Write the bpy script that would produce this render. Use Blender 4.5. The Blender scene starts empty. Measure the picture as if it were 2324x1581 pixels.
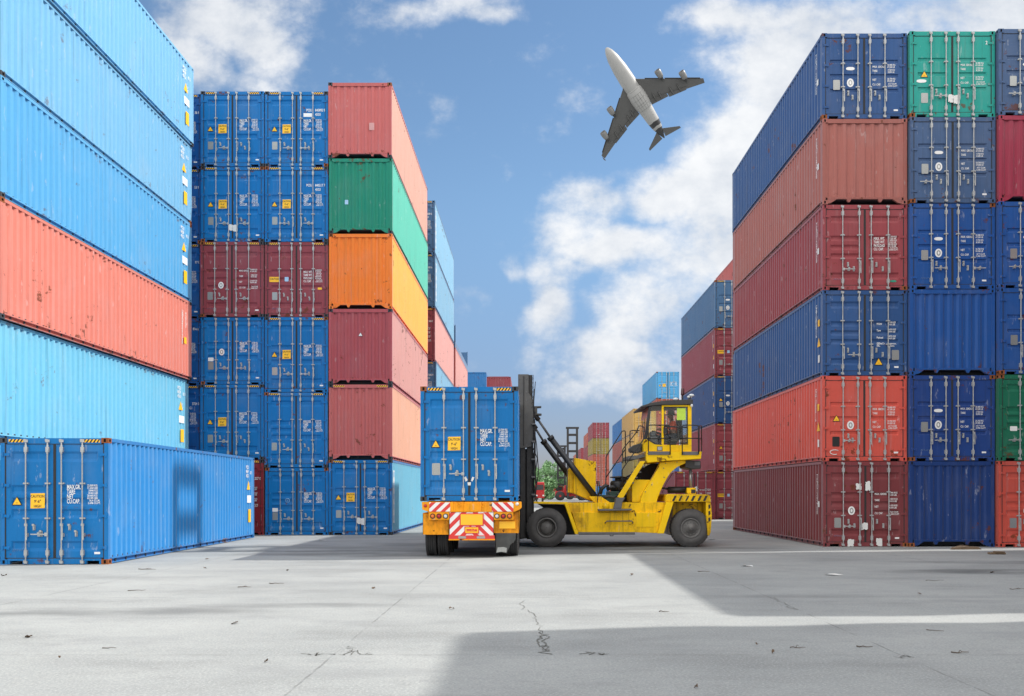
import bpy, bmesh, math, random
from mathutils import Vector, Matrix, noise as mnoise
R = random.Random(7)
C = bpy.context.scene.collection
sc = bpy.context.scene

# ------------------------------------------------------------------ camera geometry (photo units: 2324 px wide)
K, HX, HY, CH = 2060.0, 1203.0, 1117.0, 1.66
def W3(dx, dy, Y):                       # photo point at depth Y -> world
    return Vector(((dx-HX)*Y/K, Y, CH+(HY-dy)*Y/K))
def G3(dx, dy):                          # photo point on the ground
    Y = CH*K/(dy-HY); return Vector(((dx-HX)*Y/K, Y, 0))

# ------------------------------------------------------------------ mesh builder
class MB:
    def __init__(s): s.v=[]; s.f=[]; s.m=[]; s.sm=[]
    def add(s, vs, fs, mi=0, sm=False):
        o=len(s.v); s.v.extend([tuple(p) for p in vs])
        for f in fs: s.f.append(tuple(i+o for i in f)); s.m.append(mi); s.sm.append(sm)
    def box(s, x0,x1,y0,y1,z0,z1, mi=0):
        s.add([(x0,y0,z0),(x1,y0,z0),(x1,y1,z0),(x0,y1,z0),(x0,y0,z1),(x1,y0,z1),(x1,y1,z1),(x0,y1,z1)],
              [(0,3,2,1),(4,5,6,7),(0,1,5,4),(1,2,6,5),(2,3,7,6),(3,0,4,7)], mi)
    def cyl(s, p0, p1, r0, r1=None, n=12, mi=0, sm=True, caps=True):
        p0=Vector(p0); p1=Vector(p1); r1=r0 if r1 is None else r1
        d=(p1-p0).normalized(); a=d.orthogonal().normalized(); b=d.cross(a)
        A=[];B=[]
        for i in range(n):
            t=2*math.pi*i/n; c=a*math.cos(t)+b*math.sin(t); A.append(p0+c*r0); B.append(p1+c*r1)
        s.add(A+B, [(i,(i+1)%n,n+(i+1)%n,n+i) for i in range(n)], mi, sm)
        if caps:
            s.add(A,[tuple(range(n-1,-1,-1))],mi); s.add(B,[tuple(range(n))],mi)
    def tube(s, pts, r, n=8, mi=0):
        pts=[Vector(p) for p in pts]; rings=[]; up=None
        for i,p in enumerate(pts):
            d=((pts[min(i+1,len(pts)-1)]-pts[max(i-1,0)])).normalized()
            if up is None: up=d.orthogonal().normalized()
            a=(up-d*up.dot(d)).normalized(); up=a; b=d.cross(a)
            rr=r[i] if isinstance(r,(list,tuple)) else r
            rings.append([p+(a*math.cos(2*math.pi*k/n)+b*math.sin(2*math.pi*k/n))*rr for k in range(n)])
        vs=[q for g in rings for q in g]; fs=[]
        for i in range(len(pts)-1):
            for k in range(n): fs.append((i*n+k,i*n+(k+1)%n,(i+1)*n+(k+1)%n,(i+1)*n+k))
        s.add(vs,fs,mi,True)
        s.add(rings[0],[tuple(range(n-1,-1,-1))],mi); s.add(rings[-1],[tuple(range(n))],mi)
    def prism(s, poly, y0, y1, mi=0):    # poly of (x,z), extruded along y
        n=len(poly)
        s.add([(x,y0,z) for x,z in poly]+[(x,y1,z) for x,z in poly],
              [tuple(range(n)),tuple(range(2*n-1,n-1,-1))]+[(i,i+n,(i+1)%n+n,(i+1)%n) for i in range(n)], mi)
    def prismx(s, poly, x0, x1, mi=0):   # poly of (y,z), extruded along x
        n=len(poly)
        s.add([(x0,y,z) for y,z in poly]+[(x1,y,z) for y,z in poly],
              [tuple(range(n)),tuple(range(2*n-1,n-1,-1))]+[(i,i+n,(i+1)%n+n,(i+1)%n) for i in range(n)], mi)
    def lathe(s, prof, c, axis='y', n=32, mi=0, sm=True):   # prof of (r, h)
        c=Vector(c); ax={'y':(Vector((1,0,0)),Vector((0,0,1)),Vector((0,1,0))),'z':(Vector((1,0,0)),Vector((0,1,0)),Vector((0,0,1))),'x':(Vector((0,1,0)),Vector((0,0,1)),Vector((1,0,0)))}[axis]
        vs=[]
        for r,h in prof:
            for k in range(n):
                t=2*math.pi*k/n; vs.append(c+(ax[0]*math.cos(t)+ax[1]*math.sin(t))*r+ax[2]*h)
        fs=[]
        for i in range(len(prof)-1):
            for k in range(n): fs.append((i*n+k,i*n+(k+1)%n,(i+1)*n+(k+1)%n,(i+1)*n+k))
        s.add(vs,fs,mi,sm)
    def ellipsoid(s, c, r, nu=16, nv=10, mi=0):
        prof=[]
        vs=[];fs=[]
        for j in range(nv+1):
            ph=math.pi*j/nv
            for k in range(nu):
                t=2*math.pi*k/nu
                vs.append((c[0]+r[0]*math.sin(ph)*math.cos(t),c[1]+r[1]*math.sin(ph)*math.sin(t),c[2]+r[2]*math.cos(ph)))
        for j in range(nv):
            for k in range(nu): fs.append((j*nu+k,(j+1)*nu+k,(j+1)*nu+(k+1)%nu,j*nu+(k+1)%nu))
        s.add(vs,fs,mi,True)
    def quad(s, a,b,c,d, mi=0): s.add([a,b,c,d],[(0,1,2,3)],mi)
    def mesh(s, name, recalc=True, weld=True):
        me=bpy.data.meshes.new(name); me.from_pydata(s.v,[],s.f)
        for p,m,q in zip(me.polygons,s.m,s.sm): p.material_index=m; p.use_smooth=q
        bm=bmesh.new(); bm.from_mesh(me)
        if weld: bmesh.ops.remove_doubles(bm, verts=bm.verts, dist=1e-5)
        if recalc: bmesh.ops.recalc_face_normals(bm, faces=bm.faces)
        bm.to_mesh(me); bm.free()
        for _ in range(max(s.m, default=0)+1): me.materials.append(None)
        return me

def put(name, mb, mats, parent=None, loc=None, bevel=0, recalc=True, weld=True):
    me = mb.mesh(name,recalc,weld) if isinstance(mb,MB) else mb
    o=bpy.data.objects.new(name, me); C.objects.link(o)
    if not isinstance(mats,(list,tuple)): mats=[mats]
    for i in range(len(o.material_slots)):
        o.material_slots[i].link='OBJECT'; o.material_slots[i].material=mats[min(i,len(mats)-1)]
    if parent: o.parent=parent
    if loc is not None: o.location=loc
    if bevel:
        b=o.modifiers.new('b','BEVEL'); b.width=bevel; b.segments=2; b.limit_method='ANGLE'; b.angle_limit=0.6
    return o
def thing(name, label, cat, loc=(0,0,0), rz=0, group=None):
    o=bpy.data.objects.new(name,None); C.objects.link(o); o.empty_display_size=.3
    o.location=loc; o.rotation_euler=(0,0,rz); return tag(o,label,cat,group)
def tag(o, label=None, cat=None, group=None, kind=None):
    if label: o['label']=label
    if cat: o['category']=cat
    if group: o['group']=group
    if kind: o['kind']=kind
    return o

# ------------------------------------------------------------------ materials
def nmat(name):
    m=bpy.data.materials.new(name); m.use_nodes=True; nt=m.node_tree; return m,nt,nt.nodes['Principled BSDF']
def nd(nt, t, **kw):
    n=nt.nodes.new(t)
    for k,v in kw.items():
        if k.startswith('i_'): n.inputs[k[2:].replace('_',' ')].default_value=v
        else: setattr(n,k,v)
    return n
def math_(nt, op, a, b=None, c=None, clamp=False):
    n=nt.nodes.new('ShaderNodeMath'); n.operation=op; n.use_clamp=clamp
    for i,v in enumerate((a,b,c)):
        if v is None: continue
        if isinstance(v,(int,float)): n.inputs[i].default_value=v
        else: nt.links.new(v,n.inputs[i])
    return n.outputs[0]
def mixc(nt, f, a, b, mode='MIX'):
    n=nt.nodes.new('ShaderNodeMix'); n.data_type='RGBA'; n.blend_type=mode
    for i,v in ((0,f),(6,a),(7,b)):
        if isinstance(v,(int,float)): n.inputs[i].default_value=v
        elif isinstance(v,tuple): n.inputs[i].default_value=v if len(v)==4 else v+(1,)
        else: nt.links.new(v,n.inputs[i])
    return n.outputs[2]
def ramp(nt, x, lo, hi):
    n=nt.nodes.new('ShaderNodeMapRange'); n.inputs[1].default_value=lo; n.inputs[2].default_value=hi
    n.interpolation_type='SMOOTHSTEP'; nt.links.new(x,n.inputs[0]); return n.outputs[0]
def noise(nt, vec, scale, detail=3, rough=.55, w=None):
    n=nt.nodes.new('ShaderNodeTexNoise'); n.inputs['Scale'].default_value=scale; n.inputs['Detail'].default_value=detail; n.inputs['Roughness'].default_value=rough
    if w is not None:
        n.noise_dimensions='4D'; nt.links.new(w,n.inputs['W'])
    nt.links.new(vec,n.inputs['Vector']); return n.outputs['Fac']
def scaled(nt, vec, s):
    n=nt.nodes.new('ShaderNodeVectorMath'); n.operation='MULTIPLY'; nt.links.new(vec,n.inputs[0]); n.inputs[1].default_value=s; return n.outputs[0]

def paint(name, col, rough=.42, fade=.35, rust=.6, streak=.55, dirt=.45, rustcol=(.12,.035,.012), grime=0):
    """weathered enamel on steel: chalky fading, vertical run-off streaks, rust nicks"""
    m,nt,p=nmat(name)
    tc=nd(nt,'ShaderNodeTexCoord').outputs['Object']; rnd=nd(nt,'ShaderNodeObjectInfo').outputs['Random']
    w=math_(nt,'MULTIPLY',rnd,37.0)
    big=noise(nt,tc,.7,4,.6,w); st=noise(nt,scaled(nt,tc,(5,5,.22)),1.6,4,.6,w); st2=noise(nt,scaled(nt,tc,(14,14,.35)),1.5,3,.6,w)
    fine=noise(nt,tc,9,5,.65,w); spot=noise(nt,tc,4.2,6,.7,w); clus=noise(nt,tc,.9,2,.5,w); run=noise(nt,scaled(nt,tc,(9,9,.5)),1.4,5,.7,w)
    lum=sum(col)/3
    chalk=tuple(min(.85,c*.72+lum*.22+.05) for c in col)
    c=mixc(nt,math_(nt,'MULTIPLY',ramp(nt,big,.47,.80),fade*1.3),col,chalk)
    c=mixc(nt,math_(nt,'MULTIPLY',ramp(nt,st,.55,.74),streak),c,chalk)
    c=mixc(nt,math_(nt,'MULTIPLY',ramp(nt,st2,.52,.74),dirt),c,tuple(x*.5+.01 for x in col))
    c=mixc(nt,math_(nt,'MULTIPLY',ramp(nt,fine,.45,.8),dirt*.4),c,tuple(x*.6+.015 for x in col))
    scr=noise(nt,scaled(nt,tc,(1.2,.5,10)),2.0,6,.7,w)
    c=mixc(nt,math_(nt,'MULTIPLY',ramp(nt,scr,.64,.72),.35*streak/.55),c,tuple(min(.85,x*.6+.22) for x in col))
    sv_=noise(nt,scaled(nt,tc,(3.4,3.4,1.0)),2.3,5,.62,w)
    c=mixc(nt,math_(nt,'MULTIPLY',ramp(nt,sv_,.625,.68),.5),c,tuple(min(.85,x*.55+.27) for x in col))
    zs=nd(nt,'ShaderNodeSeparateXYZ'); nt.links.new(tc,zs.inputs[0]); zc=zs.outputs[2]
    edge=math_(nt,'ADD',math_(nt,'MULTIPLY',ramp(nt,zc,.6,.05),.055 if name.startswith('paint_') else 0),math_(nt,'MULTIPLY',ramp(nt,zc,2.35,2.85),.035 if name.startswith('paint_') else 0))
    sp2=math_(nt,'ADD',math_(nt,'MULTIPLY_ADD',ramp(nt,clus,.42,.72),.15,spot),edge)
    if grime:
        g1=noise(nt,scaled(nt,tc,(1,1,.7)),1.5,7,.68,w); g2=noise(nt,scaled(nt,tc,(6,6,.6)),1.2,5,.65,w)
        c=mixc(nt,math_(nt,'MULTIPLY',ramp(nt,g1,.47,.66),.75*grime),c,(.16,.085,.012)); c=mixc(nt,math_(nt,'MULTIPLY',ramp(nt,g2,.55,.72),.55*grime),c,(.10,.055,.012))
    r=math_(nt,'MULTIPLY',ramp(nt,sp2,.715-.05*rust,.765-.05*rust),min(1,rust+.25))
    rn=math_(nt,'MULTIPLY',math_(nt,'MULTIPLY',ramp(nt,run,.62,.74),ramp(nt,clus,.5,.7)),.45*rust)
    c=mixc(nt,rn,c,tuple(a*.45+b*.8 for a,b in zip(col,rustcol)))
    c=mixc(nt,r,c,rustcol)
    v=math_(nt,'MULTIPLY_ADD',rnd,.14,.93)
    hs=nt.nodes.new('ShaderNodeHueSaturation'); nt.links.new(c,hs.inputs['Color']); nt.links.new(v,hs.inputs['Value'])
    nt.links.new(hs.outputs[0],p.inputs['Base Color'])
    nt.links.new(math_(nt,'MULTIPLY_ADD',fine,.3,rough-.15),p.inputs['Roughness'])
    b=nd(nt,'ShaderNodeBump'); b.inputs['Strength'].default_value=.35; b.inputs['Distance'].default_value=.03
    nt.links.new(noise(nt,scaled(nt,tc,(1,1,.6)),2.2,3,.5,w),b.inputs['Height']); nt.links.new(b.outputs[0],p.inputs['Normal'])
    p.inputs['Specular IOR Level'].default_value=.15; p.inputs['Sheen Weight'].default_value=.22 if name.startswith('paint_') else .0; p.inputs['Sheen Roughness'].default_value=.45
    return m
def plain(name, col, rough=.5, metal=0, var=.2, scale=8, bump=0, emit=0):
    m,nt,p=nmat(name); tc=nd(nt,'ShaderNodeTexCoord').outputs['Object']
    f=noise(nt,tc,scale,4,.6)
    c=mixc(nt,f,tuple(x*(1-var) for x in col),tuple(min(1,x*(1+var)) for x in col))
    nt.links.new(c,p.inputs['Base Color']); p.inputs['Roughness'].default_value=rough; p.inputs['Metallic'].default_value=metal
    if bump:
        b=nd(nt,'ShaderNodeBump'); b.inputs['Strength'].default_value=bump; b.inputs['Distance'].default_value=.01
        nt.links.new(f,b.inputs['Height']); nt.links.new(b.outputs[0],p.inputs['Normal'])
    return m
COL=dict(
 blue=(.004,.158,.44), blue_deep=(.005,.10,.35), sky_blue=(.155,.405,.635), azure=(.085,.345,.625), blue_sunlit=(.03,.225,.54), cyan_blue=(.15,.45,.62), pale_blue=(.22,.44,.62), salmon_faded=(.66,.37,.29), pink_faded=(.64,.33,.30), turquoise=(.10,.52,.40), amber=(.84,.46,.08), peach=(.72,.40,.28),  # tones used only on side walls have the sun's brightness painted in
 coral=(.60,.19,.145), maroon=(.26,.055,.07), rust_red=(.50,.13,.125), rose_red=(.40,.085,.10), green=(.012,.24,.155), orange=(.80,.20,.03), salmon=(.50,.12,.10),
 navy=(.030,.088,.24), slate_navy=(.06,.11,.22), teal=(.02,.31,.26), brown_red=(.36,.125,.105), wine=(.30,.06,.07), red_orange=(.60,.095,.07),
 dark_maroon=(.20,.045,.05), royal=(.016,.085,.31), royal_dark=(.018,.055,.22), indigo=(.013,.042,.165), crimson=(.34,.04,.075), dark_green=(.012,.14,.08),
 scarlet=(.55,.085,.06), oxblood=(.24,.02,.03), steel_blue=(.07,.16,.30), tan=(.55,.34,.10), olive=(.26,.20,.05), brick=(.38,.10,.07), sea_blue=(.03,.17,.42))
M_castr=paint('casting_rusty',(.26,.085,.03),.7,.3,1.0,.3,.5,(.10,.035,.015))
PM={k:paint('paint_'+k,v,rust=.25 if k in('sky_blue','azure','cyan_blue','blue_sunlit','amber','turquoise','salmon_faded','peach') else .55) for k,v in COL.items()}  # salmon_faded is a side tone with sunlight painted in
M_steel=plain('galvanised',(.40,.41,.41),.45,.25,.35,9)
M_gasket=plain('rubber_gasket',(.025,.025,.026),.8)
M_dark=plain('dark_void',(.006,.006,.007),.9)
M_cast=paint('casting_steel',(.055,.06,.07),.6,.3,1.0,.3,.5,(.16,.055,.02))
M_white=plain('white_vinyl',(.80,.80,.79),.5,0,.06)
M_yel=plain('yellow_vinyl',(.95,.52,.015),.45,0,.06)
M_black=plain('black_vinyl',(.012,.012,.012),.5)
M_plate=plain('data_plate',(.34,.35,.34),.4,.5,.35,40)
M_paper=plain('torn_paper',(.72,.72,.70),.8,0,.12,20)
M_redv=plain('red_vinyl',(.66,.035,.03),.45,0,.1)
M_ltblue=plain('light_blue_vinyl',(.35,.55,.75),.5)
M_greenv=plain('green_vinyl',(.02,.3,.2),.5)
M_pinkv=plain('faded_pink_label',(.58,.30,.29),.7,0,.3,30)
M_ghost=plain('chalk_mark',(.16,.25,.40),.8)

# ------------------------------------------------------------------ lettering
_tc={}
def tmesh(s, size, sx=.8, align='LEFT', gap=1.0):
    key=(s,size,sx,align,gap)
    if key in _tc: return _tc[key]
    cu=bpy.data.curves.new('t','FONT'); cu.body=s; cu.size=size; cu.resolution_u=2; cu.align_x=align; cu.space_line=gap; cu.offset=size*.018
    ob=bpy.data.objects.new('t',cu); C.objects.link(ob)
    bpy.context.view_layer.update()
    me=bpy.data.meshes.new_from_object(ob.evaluated_get(bpy.context.evaluated_depsgraph_get()))
    vs=[(v.co.x*sx,v.co.y) for v in me.vertices]; fs=[tuple(p.vertices) for p in me.polygons]
    bpy.data.objects.remove(ob); bpy.data.curves.remove(cu); bpy.data.meshes.remove(me)
    _tc[key]=(vs,fs); return vs,fs
def text(mb, s, at, size, face='F', sx=.8, align='LEFT', gap=1.0, mi=0):
    vs,fs=tmesh(s,size,sx,align,gap); x,y,z=at
    if face=='F': v3=[(x+a,y,z+b) for a,b in vs]
    elif face=='R': v3=[(x,y+a,z+b) for a,b in vs]
    else: v3=[(x,y-a,z+b) for a,b in vs]
    mb.add(v3,fs,mi)

# ------------------------------------------------------------------ container kit (shared meshes)
_mc={}
def cached(key, fn):
    if key not in _mc: _mc[key]=fn()
    return _mc[key]
CW,CD,CHH=.162,.178,.118
def m_casting():
    mb=MB()
    a,b,c=CW/2,CD/2,CHH/2
    def pocket(o,u,v,n,hu,hv,ou,ov):     # face with a hole: origin, in-plane axes, outward normal
        o=Vector(o);u=Vector(u);v=Vector(v);n=Vector(n)
        q=[o+u*sx*ou+v*sy*ov for sx,sy in ((-1,-1),(1,-1),(1,1),(-1,1))]
        h=[o+u*sx*hu+v*sy*hv for sx,sy in ((-1,-1),(1,-1),(1,1),(-1,1))]
        d=[p-n*.03 for p in h]
        mb.add(q+h,[(i,(i+1)%4,4+(i+1)%4,4+i) for i in range(4)],0)
        mb.add(h+d,[(i,(i+1)%4,4+(i+1)%4,4+i) for i in range(4)]+[(4,5,6,7)],1)
    pocket((0,-b,0),(1,0,0),(0,0,1),(0,-1,0),.026,.040,a,c)
    pocket((a,0,0),(0,1,0),(0,0,1),(1,0,0),.04,.03,b,c)
    pocket((-a,0,0),(0,1,0),(0,0,1),(-1,0,0),.04,.03,b,c)
    mb.add([(-a,-b,-c),(a,-b,-c),(a,b,-c),(-a,b,-c),(-a,-b,c),(a,-b,c),(a,b,c),(-a,b,c)],[(0,1,2,3),(4,5,6,7),(2,3,7,6)])
    return mb.mesh('corner_casting',False)
def m_frame(w,l,h,front):
    hw=w/2; mb=MB(); e=.004
    for sx in (-1,1):
        def bx(a,b,*r):
            lo,hi=sorted((sx*a,sx*b)); mb.box(lo,hi,*r)
        bx(hw-e,hw-.10,.006,.12,CHH,h-CHH); bx(hw-e,hw-.10,l-.12,l-.006,CHH,h-CHH)
        bx(hw-e,hw-.06,CD,l-CD,h-.085,h-.006)
        bx(hw-e,hw-.09,CD,l-CD,.118,.15); bx(hw-.075,hw-.09,CD,l-CD,.03,.12); bx(hw-e-.01,hw-.09,CD,l-CD,.016,.032)
    mb.box(-hw+CW,hw-CW,.008,.10,h-.135,h-.008); mb.box(-hw+CW,hw-CW,l-.1,l-.008,h-.12,h-.008); mb.box(-hw+CW,hw-CW,l-.1,l-.008,.01,.16)
    if front=='door':
        mb.box(-hw+CW,hw-CW,.008,.10,.085,.135)
        mb.box(-hw+CW+.34-.0,hw-CW-.34,.010,.10,.008,.085)
        mb.box(-hw+CW,-hw+CW+.05,.010,.10,.008,.085); mb.box(hw-CW-.05,hw-CW,.010,.10,.008,.085)
    else:
        mb.box(-hw+CW,hw-CW,.008,.10,.16,.215)
        for sx in (-1,1):
            mb.prism([(sx*(hw-CW),.02),(sx*(hw-CW),.16),(sx*(hw-CW-.28),.16),(sx*(hw-CW-.12),.05)],.012,.09)
            mb.prism([(sx*.40,.16),(sx*.55,.16),(sx*.50,.07),(sx*.45,.07)],.012,.09)
    return mb.mesh('frame',weld=False)
def m_side(l,h,sgn,hw):
    mb=MB(); y=.12; xo=sgn*(hw-.010); xi=sgn*(hw-.058); pts=[(y,xo)]; y+=.1
    while y+.278<l-.2:
        pts+=[(y,xo),(y+.056,xi),(y+.139,xi),(y+.195,xo)]; y+=.278
    pts+=[(l-.12,xo)]
    z0,z1=.145,h-.08
    vs=[(x,yy,z) for z in (z0,z1) for yy,x in pts]; n=len(pts)
    mb.add(vs,[(i,i+1,n+i+1,n+i) for i in range(n-1)])
    b=sgn*(hw-.07); mb.add([(b,.12,z0),(b,l-.12,z0),(b,l-.12,z1),(b,.12,z1)],[(0,1,2,3)])
    return mb.mesh('side_wall',False)
def m_end(w,h):
    mb=MB(); hw=w/2-.1; x=-hw; pts=[(x,.03)]; x+=.06; p=(2*hw-.12)/8
    for i in range(8):
        pts+=[(x,.03),(x+p*.22,.072),(x+p*.5,.072),(x+p*.72,.03)]; x+=p
    pts+=[(hw,.03)]; n=len(pts)
    vs=[(a,b,z) for z in (.21,h-.13) for a,b in pts]
    mb.add(vs,[(i,i+1,n+i+1,n+i) for i in range(n-1)])
    mb.add([(-hw,.09,.2),(hw,.09,.2),(hw,.09,h-.13),(-hw,.09,h-.13)],[(0,1,2,3)])
    return mb.mesh('end_wall',False)
BANDS={'A':[(.892,.24),(.60,.22),(.494,.2),(.389,.22),(.103,.24)],'B':[(.69,.13),(.50,.13),(.305,.13)],'C':[(.87,.22),(.62,.17),(.50,.17),(.385,.17),(.12,.22)]}
def m_door(w,h,style,sgn):
    mb=MB(); hw=w/2; x0,x1=.014,hw-.115; z0,z1=.15,h-.15; dh=z1-z0
    xs=[x0,x0+.13,x0+.165,x1-.165,x1-.13,x1]
    zs=[(z0,0)]
    for f,t in sorted(BANDS[style]):
        zc=z0+f*dh; a=t*.5
        if style=='B': zs+=[(zc-a,0),(zc-a+.035,1),(zc+a-.02,1),(zc+a,0)]
        else: zs+=[(zc-a,0),(zc-a+.075,1),(zc+a-.05,1),(zc+a,0)]
    zs.append((z1,0)); nx=len(xs)
    vs=[(sgn*x,.022+(.036*r if 1<i<4 else 0),z) for z,r in zs for i,x in enumerate(xs)]
    fs=[(j*nx+i,j*nx+i+1,(j+1)*nx+i+1,(j+1)*nx+i) for j in range(len(zs)-1) for i in range(nx-1)]
    mb.add(vs,fs); lo,hi=sorted((sgn*x0,sgn*x1)); mb.box(lo,hi,.062,.085,z0,z1)
    for a,b in ((lo,lo+.002),(hi-.002,hi)): mb.box(a,b,.024,.062,z0,z1)
    mb.box(lo,hi,.024,.062,z1-.002,z1)
    return mb.mesh('door',weld=False)
def m_gasket(w,h):
    mb=MB(); hw=w/2
    mb.box(-.03,.03,.012,.02,.15,h-.15); mb.box(-hw+.1,hw-.1,.012,.06,h-.15,h-.135); mb.box(-hw+.1,hw-.1,.012,.06,.135,.152)
    for sx in (-1,1):
        lo,hi=sorted((sx*(hw-.1),sx*(hw-.125))); mb.box(lo,hi,.012,.02,.15,h-.15)
    return mb.mesh('door_gasket',weld=False)
def m_bar(h):
    mb=MB(); mb.cyl((0,-.03,.04),(0,-.03,h-.04),.016,n=8)
    for z in (.055,h-.075): mb.box(-.035,.035,-.05,.006,z-.03,z+.03); mb.box(-.05,-.02,-.04,.006,z-.012,z+.045)
    for z in (.27,h-.27): mb.box(-.034,.034,-.05,.02,z-.06,z+.06); mb.cyl((0,-.03,z-.1),(0,-.03,z+.1),.024,n=8)
    for z in (h*.365,h*.64): mb.box(-.06,.06,-.034,.02,z-.018,z+.018); mb.box(-.03,.03,-.056,-.03,z-.018,z+.018)
    return mb.mesh('locking_bar',weld=False)
def m_handle(kind):
    mb=MB()
    if kind=='v':
        mb.box(-.02,.045,-.06,-.03,.30,.36); mb.box(.018,.045,-.07,-.055,-.02,.36); mb.box(.008,.05,-.06,.02,.06,.14)
    else:
        s=-1 if kind=='l' else 1
        lo,hi=sorted((0,s*.36)); mb.box(lo,hi,-.072,-.056,.0,.026)
        lo,hi=sorted((s*-.02,s*.05)); mb.box(lo,hi,-.066,-.03,-.03,.05)
        lo,hi=sorted((s*.15,s*.21)); mb.box(lo,hi,-.056,.02,-.035,.02); mb.cyl((s*.18,-.06,.04),(s*.18,-.075,.07),.012,n=6); mb.box(lo,hi,-.08,-.05,.02,.055)
    return mb.mesh('handle',weld=False)
def m_keeper():
    mb=MB(); mb.box(-.028,.028,-.012,.022,-.07,.05); mb.cyl((0,-.03,-.06),(0,-.03,.02),.017,n=7); mb.box(-.035,.015,-.04,.0,.03,.075); return mb.mesh('latch_hasp',weld=False)
def m_hinge():
    mb=MB(); mb.box(-.09,.09,.002,.022,-.028,.028); mb.cyl((.06,-.002,-.05),(.06,-.002,.05),.018,n=7); mb.box(-.09,-.02,-.008,.004,-.04,-.01); return mb.mesh('hinge',weld=False)
def m_hazard():
    mb=MB(); n=5; w=.40; hh=.07; p=w/n
    mb.add([(0,0,0),(w,0,0),(w,0,hh),(0,0,hh)],[(0,1,2,3)],1)
    for i in range(n):
        a=i*p; mb.add([(a,-.0025,0),(a+p*.5,-.0025,0),(min(w,a+p*.5+.05),-.0025,hh),(min(w,a+.05),-.0025,hh)],[(0,1,2,3)],0)
    return mb.mesh('hazard_stripe',False)
def m_rect(w,h): 
    def f():
        mb=MB(); b=min(w,h)*.08; mb.prism([(-w/2+b,-h/2),(w/2-b,-h/2),(w/2,-h/2+b),(w/2,h/2-b),(w/2-b,h/2),(-w/2+b,h/2),(-w/2,h/2-b),(-w/2,-h/2+b)],-.003,.006); return mb.mesh('plate')
    return cached(('rect',w,h),f)
def m_oval(w,h):
    def f():
        mb=MB(); n=20; pts=[]
        for i in range(n):
            t=2*math.pi*i/n; c,s=math.cos(t),math.sin(t)
            pts.append((w/2*math.copysign(abs(c)**.8,c),h/2*math.copysign(abs(s)**.8,s)))
        mb.prism(pts,-.003,.004); return mb.mesh('emblem')
    return cached(('oval',w,h),f)
def m_seal():                    # round certification seal: white disc, faint ring and bar
    mb=MB()
    for k,(a,b,y) in enumerate(((.105,.13,-.003),(.06,.085,-.006))):
        mb.prism([(a*math.cos(t*math.pi/10),b*math.sin(t*math.pi/10)) for t in range(20)],y,.004,k)
    mb.prism([(.03*math.cos(t*math.pi/6),.05*math.sin(t*math.pi/6)) for t in range(12)],-.009,.004,0)
    return mb.mesh('emblem')
def m_tri(sz):
    def f():
        mb=MB()
        for k,(s,y) in enumerate(((1,-.003),(.78,-.006))):
            w=sz*.56*s; mb.prism([(-w,-sz*.42*s),(w,-sz*.42*s),(0,sz*.56*s)],y,.004,k)
        mb.box(-sz*.14,sz*.14,-.0075,-.006,-sz*.19,-sz*.17,0); mb.box(-sz*.12,sz*.12,-.0075,-.006,-sz*.12,-sz*.10,0)
        return mb.mesh('warning_sticker')
    return cached(('tri',sz),f)
def m_caution(torn=False):
    mb=MB(); mb.prism([(-.16,-.175),(.16,-.165),(.165,.175),(-.155,.17)],-.003,.004,0)
    text(mb,'CAUTION',(0,-.0055,.075),.088,'F',.78,'CENTER',mi=1); text(mb,"9'-6\"",(0,-.0055,-.045),.098,'F',.85,'CENTER',mi=1); text(mb,'HIGH',(0,-.0055,-.15),.088,'F',.8,'CENTER',mi=1)
    return mb.mesh('caution_sticker',False)
def m_paper(seed):
    r=random.Random(seed); mb=MB(); n=26; pts=[]; hw,hh=r.uniform(.07,.12),r.uniform(.09,.15)
    for i in range(n):
        t=2*math.pi*i/n; c,q=math.cos(t),math.sin(t); g=1/max(abs(c),abs(q)); g*=r.uniform(.72,1.0) if r.random()<.45 else 1
        pts.append((hw*c*g,hh*q*g))
    mb.prism(pts,-.034,-.031); return mb.mesh('torn_paper')
NUM={ 'gr':"32.500 KG\n71.650 LBS\n  3.840 KG\n  8.465 LBS\n28.660 KG\n63.185 LBS\n   76.4 CU.M.\n 2.698 CU.FT.",
 'gs':"30.480 KG\n67.200 LB\n  3.720 KG\n  8.200 LB"}
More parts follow.
